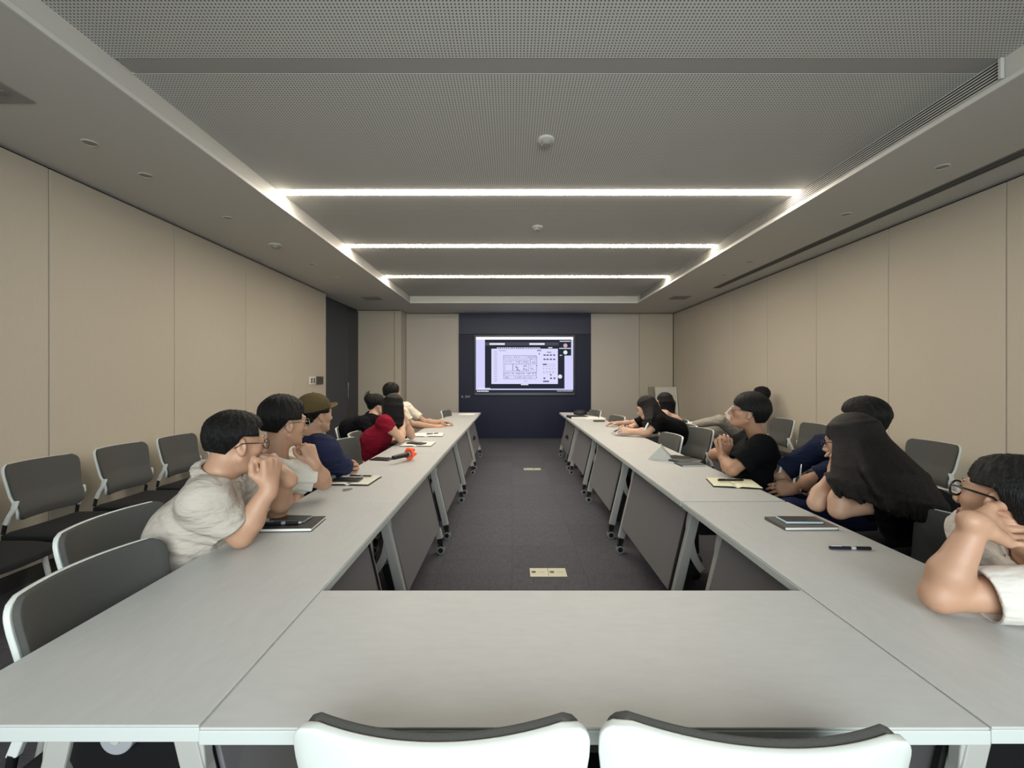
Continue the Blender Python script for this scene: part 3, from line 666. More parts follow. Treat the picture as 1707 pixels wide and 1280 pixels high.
def hand(F, Wr, d, th, right, curl=(0.3, 0.4, 0.3), g=1.0, spread=0.06, thumb=0.5, curls=None):
    d = nrm(d); th = nrm(np.asarray(th, float) - d * np.dot(d, th)); up = np.cross(d, th) if right else np.cross(th, d)
    Wr = V(tuple(Wr)); P = lambda x, y, z: Wr + (th * x + d * y + up * z) * g
    kn = [(0.031, 0.088, 0.004), (0.010, 0.093, 0.006), (-0.012, 0.088, 0.004), (-0.031, 0.078, 0)]
    F.cone(Wr - d * 0.02, P(0, 0.02, 0), 0.027 * g, 0.024 * g, 0.015)
    for x, y, z in kn: F.cone(P(x * 0.45, 0.015, 0), P(x, y, z), 0.017 * g, 0.0125 * g, 0.010)
    F.cone(P(0.02, 0.03, -0.006), P(0.022, 0.06, -0.006), 0.018 * g, 0.013 * g, 0.01)
    F.cone(P(-0.02, 0.03, -0.006), P(-0.024, 0.06, -0.004), 0.016 * g, 0.013 * g, 0.01)
    LL = [0.072, 0.080, 0.074, 0.058]; RR = [0.0092, 0.0095, 0.0090, 0.0080]
    for i, (x, y, z) in enumerate(kn):
        p = P(x, y, z); a = 0; cc = curls[i] if curls else curl; r = RR[i] * g; sd = (1.5 - i) * spread
        for j, fr in enumerate((0.46, 0.30, 0.24)):
            a += cc[j]; v = (d * math.cos(sd) + th * math.sin(sd)) * math.cos(a) - up * math.sin(a); q = p + v * LL[i] * fr * g
            F.cone(p, q, r, r * 0.93, 0.004); p = q; r *= 0.93
    p = P(0.020, 0.018, -0.008); q = P(0.048, 0.048, -0.016 - 0.015 * thumb); F.cone(p, q, 0.016 * g, 0.012 * g, 0.010)
    q2 = q + (d * 0.030 + th * (0.014 - 0.02 * thumb) - up * 0.010 * thumb) * g; F.cone(q, q2, 0.0115 * g, 0.0105 * g, 0.005)
    q3 = q2 + (d * 0.024 - th * 0.012 * thumb - up * 0.008 * thumb) * g; F.cone(q2, q3, 0.0105 * g, 0.009 * g, 0.004)
def torso(F, p, o=0.0, g=1.0, wst=0.0, k=0.05):
    P, C, N, SL, SR, R_ = p['P'], p['C'], p['N'], p['SL'], p['SR'], p['R']; wp = P + (C - P) * 0.5
    F.cone(P - R_ * 0.07, P + R_ * 0.07, 0.105 * g + o + wst, 0.105 * g + o + wst, k)
    for s in (-1, 1):
        F.cone(P + R_ * s * 0.075, wp + R_ * s * 0.06, 0.10 * g + o + wst, 0.092 * g + o + wst, k); F.cone(wp + R_ * s * 0.06, C + R_ * s * 0.07, 0.092 * g + o + wst, 0.096 * g + o, k)
        S = SR if s > 0 else SL
        F.cone(C + R_ * s * 0.07, S * 0.75 + (N) * 0.25 - V(0, 0, 0.03), 0.094 * g + o, 0.058 * g + o, k)
        F.cone(N - V(0, 0, 0.015), S, 0.045 * g + o * 0.6, 0.050 * g + o, k * 0.7)
    F.cone(C, N - V(0, 0, 0.05), 0.10 * g + o, 0.065 * g + o, k)
def folds(amp, ph=0.0, f=1.0):
    def w_(X, Y, Z):
        q = 60 * f * Z + 34 * X - 22 * Y + 2.5 * np.sin(19 * X + 11 * Z + ph) + 2.0 * np.sin(15 * Y - 13 * Z + ph)
        m = 0.5 + 0.5 * np.sin(13 * Y + 9 * X + ph) * np.sin(15 * Z + 3 * ph + 5 * X)
        r = np.sin(q) ; r2 = np.sin(2.1 * q + 30 * Y)
        return (amp * m * (r + 0.35 * r2) * 0.8).astype(np.float32)
    return w_
def local(H):
    def L(X, Y, Z):
        px, py, pz = X - H.c[0], Y - H.c[1], Z - H.c[2]
        return [(px * H.M[0, q] + py * H.M[1, q] + pz * H.M[2, q]) / H.s for q in range(3)]
    return L
def short_hair(F, H, vol=0.014, fringe=0.062, nape=-0.055, side=0.0, tall=0.0, bowl=0.0, taper=0.7):
    s = H.s
    F.ell(H.p(0, -0.016, 0.040 + tall * 0.3), H.M, V(0.073 + vol, 0.092 + vol, 0.083 + vol * 0.9 + tall) * s, 0.01)
    F.ell(H.p(0, -0.055, -0.015), H.M, V(0.055 + vol * 0.3, 0.043 + vol * 0.5, 0.065) * s, 0.03)
    F.ell(H.p(0, 0.02, 0.075 + tall), H.M, V(0.058 + vol, 0.062, 0.045) * s, 0.02)
    for q in (-1, 1): F.ell(H.p(q * 0.060, -0.005, 0.03 - bowl * 0.3), H.M, V(0.018 + vol, 0.055, 0.05 + bowl * 0.3) * s, 0.02)
    L = local(H)
    F.warp = lambda X, Y, Z: (lambda l: hair_noise(*l) + taper * 0.014 * np.clip((0.030 - l[2]) / 0.085, 0, 1) * np.clip((0.03 - l[1]) / 0.03, 0, 1))(L(X, Y, Z)).astype(np.float32)
    F.cuts.append(lambda X, Y, Z: (lambda l: (np.minimum(l[1] - 0.052 + bowl * 0.1, fringe - l[2] - 0.25 * (np.abs(l[0])))) * s)(L(X, Y, Z)))
    F.cuts.append(lambda X, Y, Z: (lambda l: (np.minimum(l[1] + 0.030 - 0.5 * (l[2]), 0.014 + side - l[2])) * s)(L(X, Y, Z)))
    F.cuts.append(lambda X, Y, Z: (lambda l: (nape - l[2] - 0.2 * l[1]) * s)(L(X, Y, Z)))
def hair_noise(x, y, z):
    th = np.arctan2(x, -y)
    return (0.0022 * np.sin(26 * th + 60 * z) * np.sin(9 * th - 30 * z) + 0.0012 * np.sin(61 * th + 20 * z)).astype(np.float32)
def long_hair(F, H, sets, vol=0.012):
    s = H.s; F.ell(H.p(0, -0.016, 0.040), H.M, V(0.073 + vol, 0.092 + vol, 0.085 + vol) * s, 0.01)
    F.ell(H.p(0, -0.060, -0.02), H.M, V(0.062 + vol, 0.04 + vol, 0.08) * s, 0.03)
    L = local(H)
    for (a0, a1, A, B, n, rt, bulge) in sets:
        A, B = V(tuple(A)), V(tuple(B))
        for i in range(n):
            t = i / max(1, n - 1); th = math.radians(a0 + (a1 - a0) * t)
            d = V(math.sin(th), math.cos(th), 0)
            p0 = H.p(d[0] * 0.02, -0.01, 0.118); p1 = H.p(d[0] * 0.060, -0.014 + d[1] * 0.078, 0.074); p2 = H.p(d[0] * 0.080, -0.014 + d[1] * 0.095, 0.01)
            E = A + (B - A) * t + rng.normal(0, 0.006, 3); p3 = p2 * 0.62 + E * 0.38 + V(0, 0, -0.02) + H.d(d[0], d[1], 0) * bulge; p4 = p2 * 0.25 + E * 0.75 + H.d(d[0], d[1], 0) * bulge * 0.6
            F.chain([p0, p1, p2, p3, p4, E], [0.010, 0.016 * rt, 0.017 * rt, 0.016 * rt, 0.013 * rt, 0.005], 0.010)
    F.cuts.append(lambda X, Y, Z: (lambda l: np.minimum(np.minimum(l[1] - 0.045, 0.070 - 0.6 * np.abs(l[0]) - l[2]), l[2] + 0.115) * s)(L(X, Y, Z)))
def glasses(H, par, m, rnd=True, w_=0.024, h_=0.019, thick=0.0016):
    mb = MB(); loc = parloc(par)
    P = lambda x, y, z: Vector(H.p(x, y, z)) - loc
    for q in (-1, 1):
        mb.tube([P(q * 0.032 + w_ * math.cos(a), 0.102 - 0.3 * abs(0.01 * math.cos(a)), 0.004 + h_ * math.sin(a)) for a in [2 * PI * i / 20 for i in range(20)]], thick, 8, True)
        mb.tube([P(q * 0.056, 0.100, 0.010), P(q * 0.076, 0.085, 0.012), P(q * 0.083, 0.03, 0.010), P(q * 0.084, -0.012, 0.008), P(q * 0.078, -0.035, -0.010)], thick * 1.1, 8)
    mb.tube([P(-0.010, 0.106, 0.010), P(0, 0.109, 0.013), P(0.010, 0.106, 0.010)], thick, 8)
    g = mb.build('glasses', m, par, smooth=True)
    lm = MB()
    for q in (-1, 1):
        c = P(q * 0.032, 0.101, 0.004); pts = [P(q * 0.032 + w_ * 0.95 * math.cos(a), 0.101, 0.004 + h_ * 0.95 * math.sin(a)) for a in [2 * PI * i / 20 for i in range(20)]]
        n_ = Vector(H.d(0, 0.0008, 0)); lm.add([p + n_ for p in pts] + [p - n_ for p in pts], [tuple(range(20)), tuple(range(39, 19, -1))] + [(i, (i + 1) % 20, 20 + (i + 1) % 20, 20 + i) for i in range(20)])
    lm.build('lens', M_lens, g)
def glassmat():
    m = mat('spectacle_lens', 'ffffff', 0.02); m.node_tree.nodes['Principled BSDF'].inputs['Transmission Weight'].default_value = 1.0
    m.node_tree.nodes['Principled BSDF'].inputs['IOR'].default_value = 1.05; return m
M_lens = glassmat()
def parloc(o): return Vector(o.location)
M_spec_dark = mat('dark_frame', '241f1c', 0.3); M_spec_black = mat('black_frame', '0a0a0b', 0.25); M_spec_metal = mat('metal_frame', '8d8a86', 0.25, metal=0.8)
def person(label, P, C, N, F2, SL, SR, EL, ER, WL, WR, head, vox, skin=M_skin, shirt=None, trousers=None, hair=None, HL=None, HR=None, gear=None, K=None, A=None, g=1.0, sleeve=0.6, loose=0.012, fold=0.004, extra_shirt=None, shoes=None, base=None, neckr=0.05, sl_r=None, hairmat=M_hair, sc=0.97):
    F3 = nrm(V(F2[0], F2[1], 0)); R_ = np.cross(F3, V(0, 0, 1)); cv = lambda v: V(tuple(v))
    P, C, N, SL, SR, EL, ER, WL, WR = map(cv, (P, C, N, SL, SR, EL, ER, WL, WR))
    t = thing('person', label, 'person', (P[0], P[1], 0))
    p = dict(P=P, C=C, N=N, SL=SL, SR=SR, R=nrm((SR - SL) * V(1, 1, 0.3)))
    H = Frame(head[0], head[1], head[2] if len(head) > 2 else (0, 0, 1), sc)
    B = Field(vox); torso(B, p, -0.004, g)
    B.cone(N - (H.p(0, -0.02, -0.05) - N) * 0.3, H.p(0, -0.022, -0.05), neckr * 1.1 * g, neckr * g, 0.03)
    limb(B, SL, EL, WL, g); limb(B, SR, ER, WR, g); head_sdf(B, H)
    if HL: hand(B, WL, HL[0], HL[1], False, g=g * (HL[3] if len(HL) > 3 else 1), **(HL[2] if len(HL) > 2 else {}))
    if HR: hand(B, WR, HR[0], HR[1], True, g=g * (HR[3] if len(HR) > 3 else 1), **(HR[2] if len(HR) > 2 else {}))
    mc = H.p(0, 0.096, -0.061); B.cuts.append(lambda X, Y, Z: 0.0 * X - 1 + 0 * Y + 0 * Z + (0) - 0)
    B.cuts.pop()
    def mf(Q):
        q = ((Q - mc) @ H.M) / V(0.026, 0.02, 0.013); return (np.sum(q * q, 1) < 1).astype(int)
    B.build('body', [skin, M_lip], t, mf)
    loc = parloc(t)
    for s in (-1, 1):
        c = Vector(H.p(s * 0.031, 0.0755, 0.006)) - loc; fw = Vector(H.y)
        MB().lathe([(0.0125 * math.sin(a), -0.0125 * math.cos(a)) for a in [0.05 + (PI - 0.1) * i / 8 for i in range(9)]], c, 14, fw).build('eye', M_eye, t, smooth=True)
        MB().lathe([(0.0062, 0.0105), (0.0055, 0.0122), (0.001, 0.0128)], c, 14, fw).build('iris', M_iris, t)
        MB().tube([Vector(H.p(s * 0.014, 0.093, 0.028)) - loc, Vector(H.p(s * 0.030, 0.091, 0.034)) - loc, Vector(H.p(s * 0.046, 0.080, 0.029)) - loc], [0.0025, 0.003, 0.0015], 6).build('eyebrow', hairmat, t)
    # shirt
    S = Field(vox); torso(S, p, loose, g * 0.98, 0.006, 0.065)
    for (a, b) in ((SL, EL), (SR, ER)):
        r = sl_r or 0.060; e = a + (b - a) * sleeve; u = nrm(b - a)
        S.cone(a, e, 0.054 * g + loose * 0.6, r, 0.05, cap=0.0)
        S.cone(e - u * 0.004, e + u * 0.03, r - 0.009, r - 0.009, 0.003, sub=True) if r < 0.08 else None
        S.cone(a + (b - a) * 0.2, e + u * 0.0, 0.02, 0.02, 0.004) if False else None
    if fold: S.warp = folds(fold, P[1] * 7)
    nd = nrm(H.p(0, -0.02, -0.05) - N)
    S.cone(N + nd * 0.008, N + nd * 0.09, neckr * g + 0.016, neckr * g + 0.055, 0.01, sub=True)
    if extra_shirt: extra_shirt(S, p, H)
    S.build('shirt', shirt, t)
    # trousers and shoes
    Tr = Field(max(vox * 1.6, 0.009)); hl = P - R_ * 0.09; hr = P + R_ * 0.09
    Tr.cone(P - R_ * 0.08 - V(0, 0, 0.0), P + R_ * 0.08, 0.108 * g, 0.108 * g, 0.04)
    if K is None: K = (hl + F3 * 0.44 + V(0, 0, -0.03) - R_ * 0.03, hr + F3 * 0.44 + V(0, 0, -0.03) + R_ * 0.03)
    if A is None: A = tuple(V(k[0], k[1], 0.10) - F3 * 0.03 for k in K)
    for h_, k_, a_ in ((hl, cv(K[0]), cv(A[0])), (hr, cv(K[1]), cv(A[1]))):
        Tr.cone(h_, k_, 0.088 * g, 0.066 * g, 0.03); Tr.cone(k_, a_, 0.066 * g, 0.052 * g, 0.03, cap=0.0)
    Tr.warp = folds(0.003, 1.0); Tr.build('trousers', trousers, t)
    for i, (k_, a_) in enumerate(zip(K, A)):
        k_, a_ = cv(k_), cv(a_); dn = nrm(a_ - k_); fd = F3 if abs(dn[2]) > 0.5 else V(0, 0, 1)
        if shoes is not None and len(shoes) > 1: fd = nrm(shoes[1][i])
        Fs = Field(0.008); heel = a_ + dn * 0.05; Fs.cone(heel - fd * 0.03, heel + fd * 0.15 + dn * 0.012, 0.038, 0.032, 0.02); Fs.cone(a_ - dn * 0.015, heel + fd * 0.02, 0.044, 0.042, 0.02)
        Fs.build('shoe', shoes[0] if shoes else M_blackmat, t)
    if hair:
        Hf = Field(max(vox * 0.9, 0.0045)); hair(Hf, H, p); Hf.build('hair', hairmat, t)
    if gear: gear(t, H, p)
    return t, H, p
# ------------------------------------------------------------------ people
def collar(S, N, nd, r=0.064, h=0.028, th=0.0065, front=None, gap=0.5):
    nd = nrm(nd); u = nrm(np.cross(nd, (0.3, 0.9, 0.1)) if front is None else np.asarray(front) - nd * np.dot(front, nd)); w_ = np.cross(nd, u); n = 22
    for k in range(n):
        a0 = gap + (2 * PI - 2 * gap) * k / n; a1 = gap + (2 * PI - 2 * gap) * (k + 1) / n
        q = lambda a, hh, rr: N + nd * hh + (u * math.cos(a) + w_ * math.sin(a)) * rr
        S.cone(q(a0, h, r), q(a1, h, r), th, th, 0.006); S.cone(q(a0, h * 0.3, r + 0.012), q(a1, h * 0.3, r + 0.012), th, th, 0.010)
        S.cone(q(a0, h * 0.65, r + 0.007), q(a1, h * 0.65, r + 0.007), th, th, 0.008)
# man in polo
def polo(S, p, H): collar(S, p['N'] + V(0, 0, 0.0), H.p(0, -0.02, -0.05) - p['N'], 0.069, 0.030, 0.006, H.y, 0.55)
person('man in a light grey polo shirt with glasses, both hands clasped at his mouth',
  P=(-1.25, 1.62, 0.56), C=(-1.15, 1.63, 0.79), N=(-1.08, 1.60, 0.975), F2=(1, 0), SL=(-1.045, 1.79, 0.915), SR=(-1.035, 1.475, 0.925),
  ER=(-0.955, 1.545, 0.782), EL=(-0.985, 1.84, 0.783), WR=W(449, 812, 1.585), WL=W(478, 795, 1.72),
  HR=(( 0.0, 0.12, 1), (-0.35, -0.9, 0.1), dict(curl=(1.35, 1.5, 0.9), thumb=0.8)), HL=((-0.45, -0.35, 0.75), (-0.3, 0.9, 0.2), dict(curl=(1.05, 0.45, 0.3), spread=0.03)),
  head=(W(392, 740, 1.62), (0.56, 0.80, -0.12)), vox=0.0045, shirt=cloth('grey_polo', 'bab2a8'), trousers=cloth('dark_trousers', '26272b'), sleeve=0.72, sl_r=0.066,
  hair=lambda F, H, p: short_hair(F, H, 0.008, 0.080, -0.045, 0.02), gear=lambda t, H, p: glasses(H, t, M_spec_dark), extra_shirt=polo, loose=0.014, fold=0.0045, g=1.04)
# man in white T-shirt
person('man in a loose white T-shirt with glasses, chin resting on his fist',
  P=(-1.30, 2.13, 0.56), C=(-1.22, 2.13, 0.82), N=W(460, 776, 2.04), F2=(1, 0.1), SL=(-1.19, 2.27, 0.93), SR=(-1.12, 1.97, 0.94),
  ER=W(540, 804, 2.20), EL=(-1.18, 2.40, 0.72), WR=W(523, 771, 2.11), WL=(-1.10, 2.18, 0.665),
  HR=((-0.35, -0.05, 0.9), (-0.5, -0.8, 0.0), dict(curl=(1.1, 1.4, 0.9), thumb=0.2)), HL=((0.3, -0.9, 0), (0.9, 0.3, 0.2), dict(curl=(0.3, 0.4, 0.3))),
  head=(W(473, 706, 2.06), (0.60, 0.79, -0.04)), vox=0.005, shirt=cloth('white_tshirt', 'd6d2c8'), g=0.94, trousers=cloth('dark_trousers', '26272b'), sleeve=0.72, sl_r=0.080,
  hair=lambda F, H, p: short_hair(F, H, 0.013, 0.062, -0.05, 0.008, 0.008), gear=lambda t, H, p: glasses(H, t, M_spec_metal), loose=0.02, fold=0.005, skin=M_skin)
# man with cap
def cap_gear(t, H, p):
    F = Field(0.005); s = H.s
    F.ell(H.p(0, -0.016, 0.052), H.M, V(0.089, 0.108, 0.090) * s, 0.01)
    L = local(H); F.cuts.append(lambda X, Y, Z: (lambda l: (0.034 + 0.15 * l[1] - l[2]) * s)(L(X, Y, Z)))
    F.cuts.append(lambda X, Y, Z: (lambda l: (0.028 - np.sqrt(l[0] ** 2 + (l[2] - 0.03) ** 2 + 0 * l[1]) - np.maximum(0, l[1] + 0.05) * 9) * s)(L(X, Y, Z)))
    c = F.build('cap', cloth('olive_cap', '55492f', 0.2), t)
    loc = parloc(t)
    def brim(i, j):
        u = (i * 2 - 1); x = u * 0.072; y = 0.070 + j * 0.078 * math.sqrt(max(0.0, 1 - 0.62 * u * u)) - 0.025 * u * u; z = 0.058 - 0.014 * u * u * 1.3 + 0.012 * j
        return Vector(H.p(x, y, z)) - loc, Vector(H.d(0, 0, 1))
    MB().slab(brim, 14, 8, 0.004).build('brim', cloth('olive_brim', '6a5b3c', 0.2), c, smooth=True)
    MB().lathe([(0.006, 0), (0.005, 0.004), (0.001, 0.005)], Vector(H.p(0, -0.016, 0.14)) - loc, 12, Vector(H.z)).build('cap_button', cloth('olive_cap', '55492f', 0.2), c)
    MB().tube([Vector(H.p(x, -0.118 + abs(x) * 0.3, 0.026)) - loc for x in (-0.035, -0.012, 0.012, 0.035)], 0.005, 8).build('strap', M_chrome, c)
person('man in an olive baseball cap and navy T-shirt with folded arms',
  P=(-1.33, 2.60, 0.56), C=(-1.27, 2.63, 0.82), N=W(519, 733, 2.62), F2=(0.45, 0.9), SL=(-1.37, 2.74, 0.93), SR=(-1.09, 2.54, 0.925),
  ER=W(574, 780, 2.70), EL=(-1.33, 2.98, 0.80), WR=(-1.20, 2.92, 0.80), WL=W(573, 782, 2.84),
  HR=((-0.9, 0.2, 0), (0, 0.3, 0.9), dict(curl=(0.4, 0.4, 0.3))), HL=((0.9, -0.3, 0.0), (0, 0.2, 1), dict(curl=(0.9, 0.8, 0.4))),
  head=(W(526, 692, 2.66), (0.52, 0.85, 0.0)), vox=0.0055, shirt=cloth('navy_tshirt', '292e4a'), trousers=cloth('dark_trousers', '26272b'), sleeve=1.02, sl_r=0.062,
  hair=lambda F, H, p: short_hair(F, H, 0.006, 0.055, -0.065, 0.0), gear=cap_gear, loose=0.02, fold=0.005, g=1.06)
# woman in red
person('woman in a red top with loose black hair, cheek on her hand',
  P=(-1.36, 4.02, 0.56), C=(-1.24, 3.99, 0.78), N=W(647, 698, 4.02), F2=(1, 0.1), SL=(-1.10, 4.14, 0.93), SR=W(640, 703, 3.86),
  ER=W(668, 731, 3.92), EL=(-0.97, 4.22, 0.785), WR=W(671, 706, 4.05), WL=(-1.0, 4.12, 0.93),
  HR=((-0.5, 0.0, 0.8), (0.2, 0.6, 0.3), dict(curl=(0.8, 1.0, 0.6))), HL=((-0.5, -0.1, 0.8), (0, -0.6, 0.3), dict(curl=(0.8, 1.0, 0.6))),
  head=(W(657, 678, 4.06), (0.50, 0.85, -0.12)), vox=0.007, shirt=cloth('crimson_top', '86182c', 0.3), trousers=cloth('black_skirt', '141418'), sleeve=0.42, g=0.92, sc=0.92, skin=M_skin2,
  hair=lambda F, H, p: long_hair(F, H, [(60, 180, W(668, 716, 3.98), W(646, 716, 3.94), 11, 1.2, 0.008), (180, 290, W(646, 714, 3.92), W(645, 712, 4.1), 9, 1.2, 0.01)]), loose=0.006, fold=0.004, neckr=0.044)
# woman with clip
def clip_gear(t, H, p):
    loc = parloc(t); m = MB()
    for k in range(9):
        a = -0.9 + k * 0.22; c = Vector(H.p(0.01 * math.sin(k * 2), -0.10 - 0.012 * math.cos(a * 2), 0.055 + 0.04 * a + 0.03)) - loc
        m.tube([c, c + Vector(H.d(0.02 * (-1) ** k, -0.02, 0.02)), c + Vector(H.d(0.03 * (-1) ** k, -0.005, 0.034))], [0.007, 0.006, 0.003], 7)
    m.build('hair_clip', mat('clip_dark', '20241c', 0.35), t, smooth=True)
def bun_hair(F, H, p):
    short_hair(F, H, 0.010, 0.07, -0.07, -0.02); F.ell(H.p(0, -0.105, 0.06), H.M, V(0.035, 0.032, 0.045), 0.02)
    F.chain([H.p(0, -0.10, 0.03), H.p(0, -0.118, 0.07), H.p(0, -0.095, 0.115)], [0.03, 0.028, 0.015])
person('woman in black with dark hair pinned up by a clip, beside the red top',
  P=(-1.68, 4.52, 0.56), C=(-1.64, 4.52, 0.82), N=W(622, 694, 4.55), F2=(1, 0.3), SL=(-1.50, 4.70, 0.93), SR=W(601, 706, 4.40),
  ER=(-1.45, 4.42, 0.70), EL=(-1.25, 4.72, 0.72), WR=(-1.25, 4.55, 0.69), WL=(-1.2, 4.62, 0.70),
  HR=((0.8, 0.4, 0), (0, 0.3, 0.9), {}), HL=((0.2, -0.9, 0.0), (0.9, 0, 0.3), {}),
  head=(W(627, 675, 4.60), (0.70, 0.70, -0.1)), vox=0.0075, shirt=cloth('black_top', '0f0f12'), trousers=cloth('dark_trousers', '26272b'), sleeve=0.7, g=0.93, sc=0.92, skin=M_skin2,
  hair=bun_hair, gear=clip_gear, neckr=0.044)
# person far, arm stretched
person('man in a cream short-sleeved shirt stretching his arm along the table',
  P=(-1.55, 5.32, 0.56), C=(-1.50, 5.30, 0.84), N=W(655, 678, 5.3), F2=(1, 0.1), SL=(-1.32, 5.48, 0.97), SR=W(670, 688, 5.16),
  ER=W(686, 707, 5.18), EL=(-1.10, 5.5, 0.785), WR=W(722, 711, 5.30), WL=(-0.90, 5.52, 0.782),
  HR=((0.95, 0.15, 0.0), (0, 0.9, 0.2), dict(curl=(0.5, 0.6, 0.4)), 1.1), HL=((0.9, -0.2, 0), (0, -0.9, 0.2), {}, 1.1),
  head=(W(653, 655, 5.32), (0.6, 0.78, -0.05)), vox=0.008, shirt=cloth('cream_shirt', 'd8cfbf'), trousers=cloth('dark_trousers', '26272b'), sleeve=0.72, g=1.0,
  hair=lambda F, H, p: short_hair(F, H, 0.016, 0.05, -0.055, -0.01, 0, 0.02, 0.3))
# ---- other side
def tee_collar(S, p, H): collar(S, p['N'], H.p(0, -0.02, -0.05) - p['N'], 0.072, 0.040, 0.006, H.y, 0.0)
person('man in white with thick black glasses, cheek on his hand, elbow on the table',
  P=(1.66, 1.12, 0.56), C=(1.58, 1.13, 0.74), N=(1.435, 1.165, 0.865), F2=(-1, 0), SL=(1.40, 1.035, 0.835), SR=(1.45, 1.36, 0.86),
  EL=(1.085, 1.115, 0.785), ER=(1.60, 1.42, 0.66), WL=W(1628, 872, 1.10), WR=(1.46, 1.28, 0.60),
  HL=((0.93, 0.10, -0.27), (-0.1, 0.5, 0.8), dict(curls=[(0.35, 0.5, 0.5), (0.45, 0.6, 0.5), (0.55, 0.8, 0.6), (0.6, 0.9, 0.6)], thumb=0.1, spread=0.03), 1.0), HR=((-0.6, -0.6, 0), (-0.3, 0.6, 0), {}),
  head=((1.325, 1.17, 1.005), (-0.22, 0.97, 0.10), (0.2, 0.1, 1)), vox=0.0042, shirt=cloth('offwhite_tshirt', 'd5d0ca', 0.3), trousers=cloth('dark_trousers', '26272b'), sleeve=0.72, sl_r=0.066, g=1.0, skin=M_skin,
  hair=lambda F, H, p: short_hair(F, H, 0.013, 0.055, -0.055, 0.018, 0.004), gear=lambda t, H, p: glasses(H, t, M_spec_black, thick=0.0026, w_=0.027, h_=0.022), extra_shirt=tee_collar, fold=0.0035, loose=0.016)
# woman long hair
def r2_hair(F, H, p):
    long_hair(F, H, [(-28, -112, W(1393, 822, 1.79), W(1490, 850, 1.66), 26, 1.1, 0.02), (-105, -180, W(1480, 855, 1.66), W(1592, 884, 1.70), 26, 1.35, 0.05), (-180, -250, W(1570, 872, 1.80), (1.78, 1.98, 0.78), 12, 1.2, 0.02)], 0.014)
def r2_gear(t, H, p):
    glasses(H, t, M_spec_black); loc = parloc(t); c = Vector(p['WLx'] if 'WLx' in p else W(1389, 790, 1.87)) - loc
    ring = [c + Vector((0.031 * math.cos(a), 0.031 * math.sin(a), 0.006 * math.cos(a))) for a in [2 * PI * i / 20 for i in range(20)]]
    MB().tube(ring, 0.003, 8, True).build('bracelet', M_spec_black, t, smooth=True)
person('woman in a black T-shirt with waist-long straight black hair, head propped on her hands',
  P=(1.86, 1.92, 0.56), C=(1.76, 1.91, 0.76), N=W(1485, 780, 1.92), F2=(-1, 0.1), SL=(1.62, 1.80, 0.855), SR=(1.62, 2.06, 0.90),
  EL=W(1398, 850, 1.845), ER=W(1362, 838, 1.95), WL=W(1406, 798, 1.87), WR=W(1390, 792, 1.97),
  HL=((0.3, 0.1, 1.0), (0.1, 0.8, 0), dict(curl=(1.0, 1.0, 0.6))), HR=((0.3, -0.1, 1.0), (0.1, -0.8, 0), dict(curl=(1.0, 1.0, 0.6))),
  head=(W(1420, 738, 1.93), (-0.58, 0.80, -0.15)), vox=0.005, shirt=cloth('black_tshirt', '090a0c', 0.3), trousers=cloth('dark_trousers', '26272b'), sleeve=0.62, sl_r=0.07, g=0.96, skin=M_skin2,
  hair=r2_hair, gear=r2_gear, hairmat=M_hairb, neckr=0.046)
# person in navy with watch
def watch(t, H, p):
    loc = parloc(t); c = Vector(W(1338, 815, 2.43)) - loc; ax = Vector(((W(1322, 818, 2.45)) - W(1348, 806, 2.40))).normalized(); u = ax.orthogonal().normalized(); v = ax.cross(u)
    MB().tube([c + (u * math.cos(a) + v * math.sin(a)) * 0.034 for a in [2 * PI * i / 20 for i in range(20)]], 0.007, 8, True).build('watch_strap', mat('pink_strap', 'd8b3a6', 0.5), t, smooth=True)
    MB().box(c + Vector((-0.012, -0.032, 0.006)), (0.030, 0.012, 0.034)).build('watch_face', M_black, t, bevel=0.004)
person('person in a navy shirt with a smartwatch, hands on the lap, behind the long-haired woman',
  P=(1.98, 2.42, 0.58), C=(1.94, 2.42, 0.84), N=(1.88, 2.40, 0.985), F2=(-1, 0.1), SL=(1.83, 2.24, 0.93), SR=(1.84, 2.58, 0.94),
  EL=W(1356, 800, 2.36), ER=(1.62, 2.66, 0.76), WL=W(1328, 815, 2.46), WR=W(1315, 808, 2.60),
  HL=((-0.75, 0.5, -0.15), (0, 0.5, 0.8), dict(curl=(0.3, 0.4, 0.3))), HR=((-0.3, -0.8, -0.1), (-0.7, 0.3, 0.4), dict(curl=(0.5, 0.5, 0.3))),
  head=(W(1438, 702, 2.30), (-0.72, 0.66, 0.0)), vox=0.007, shirt=cloth('navy_shirt', '1f2740'), trousers=cloth('denim_navy', '232a4a', 0.3), sleeve=0.9, sl_r=0.066, g=0.97,
  K=((1.50, 2.36, 0.625), (1.52, 2.62, 0.60)), A=((1.50, 2.38, 0.12), (1.52, 2.60, 0.12)),
  hair=lambda F, H, p: short_hair(F, H, 0.018, 0.055, -0.07, -0.02), gear=watch)
pn = thing('pen', 'white pen held upright by the person with the smartwatch', 'pen', W(1333, 792, 2.47)); MB().cyl((0, 0, -0.035), (0.008, 0, 0.045), 0.004).build('barrel', M_paper, pn); MB().cyl((0.008, 0, 0.045), (0.0095, 0, 0.062), 0.0045, 0.003).build('cap', M_chrome, pn)
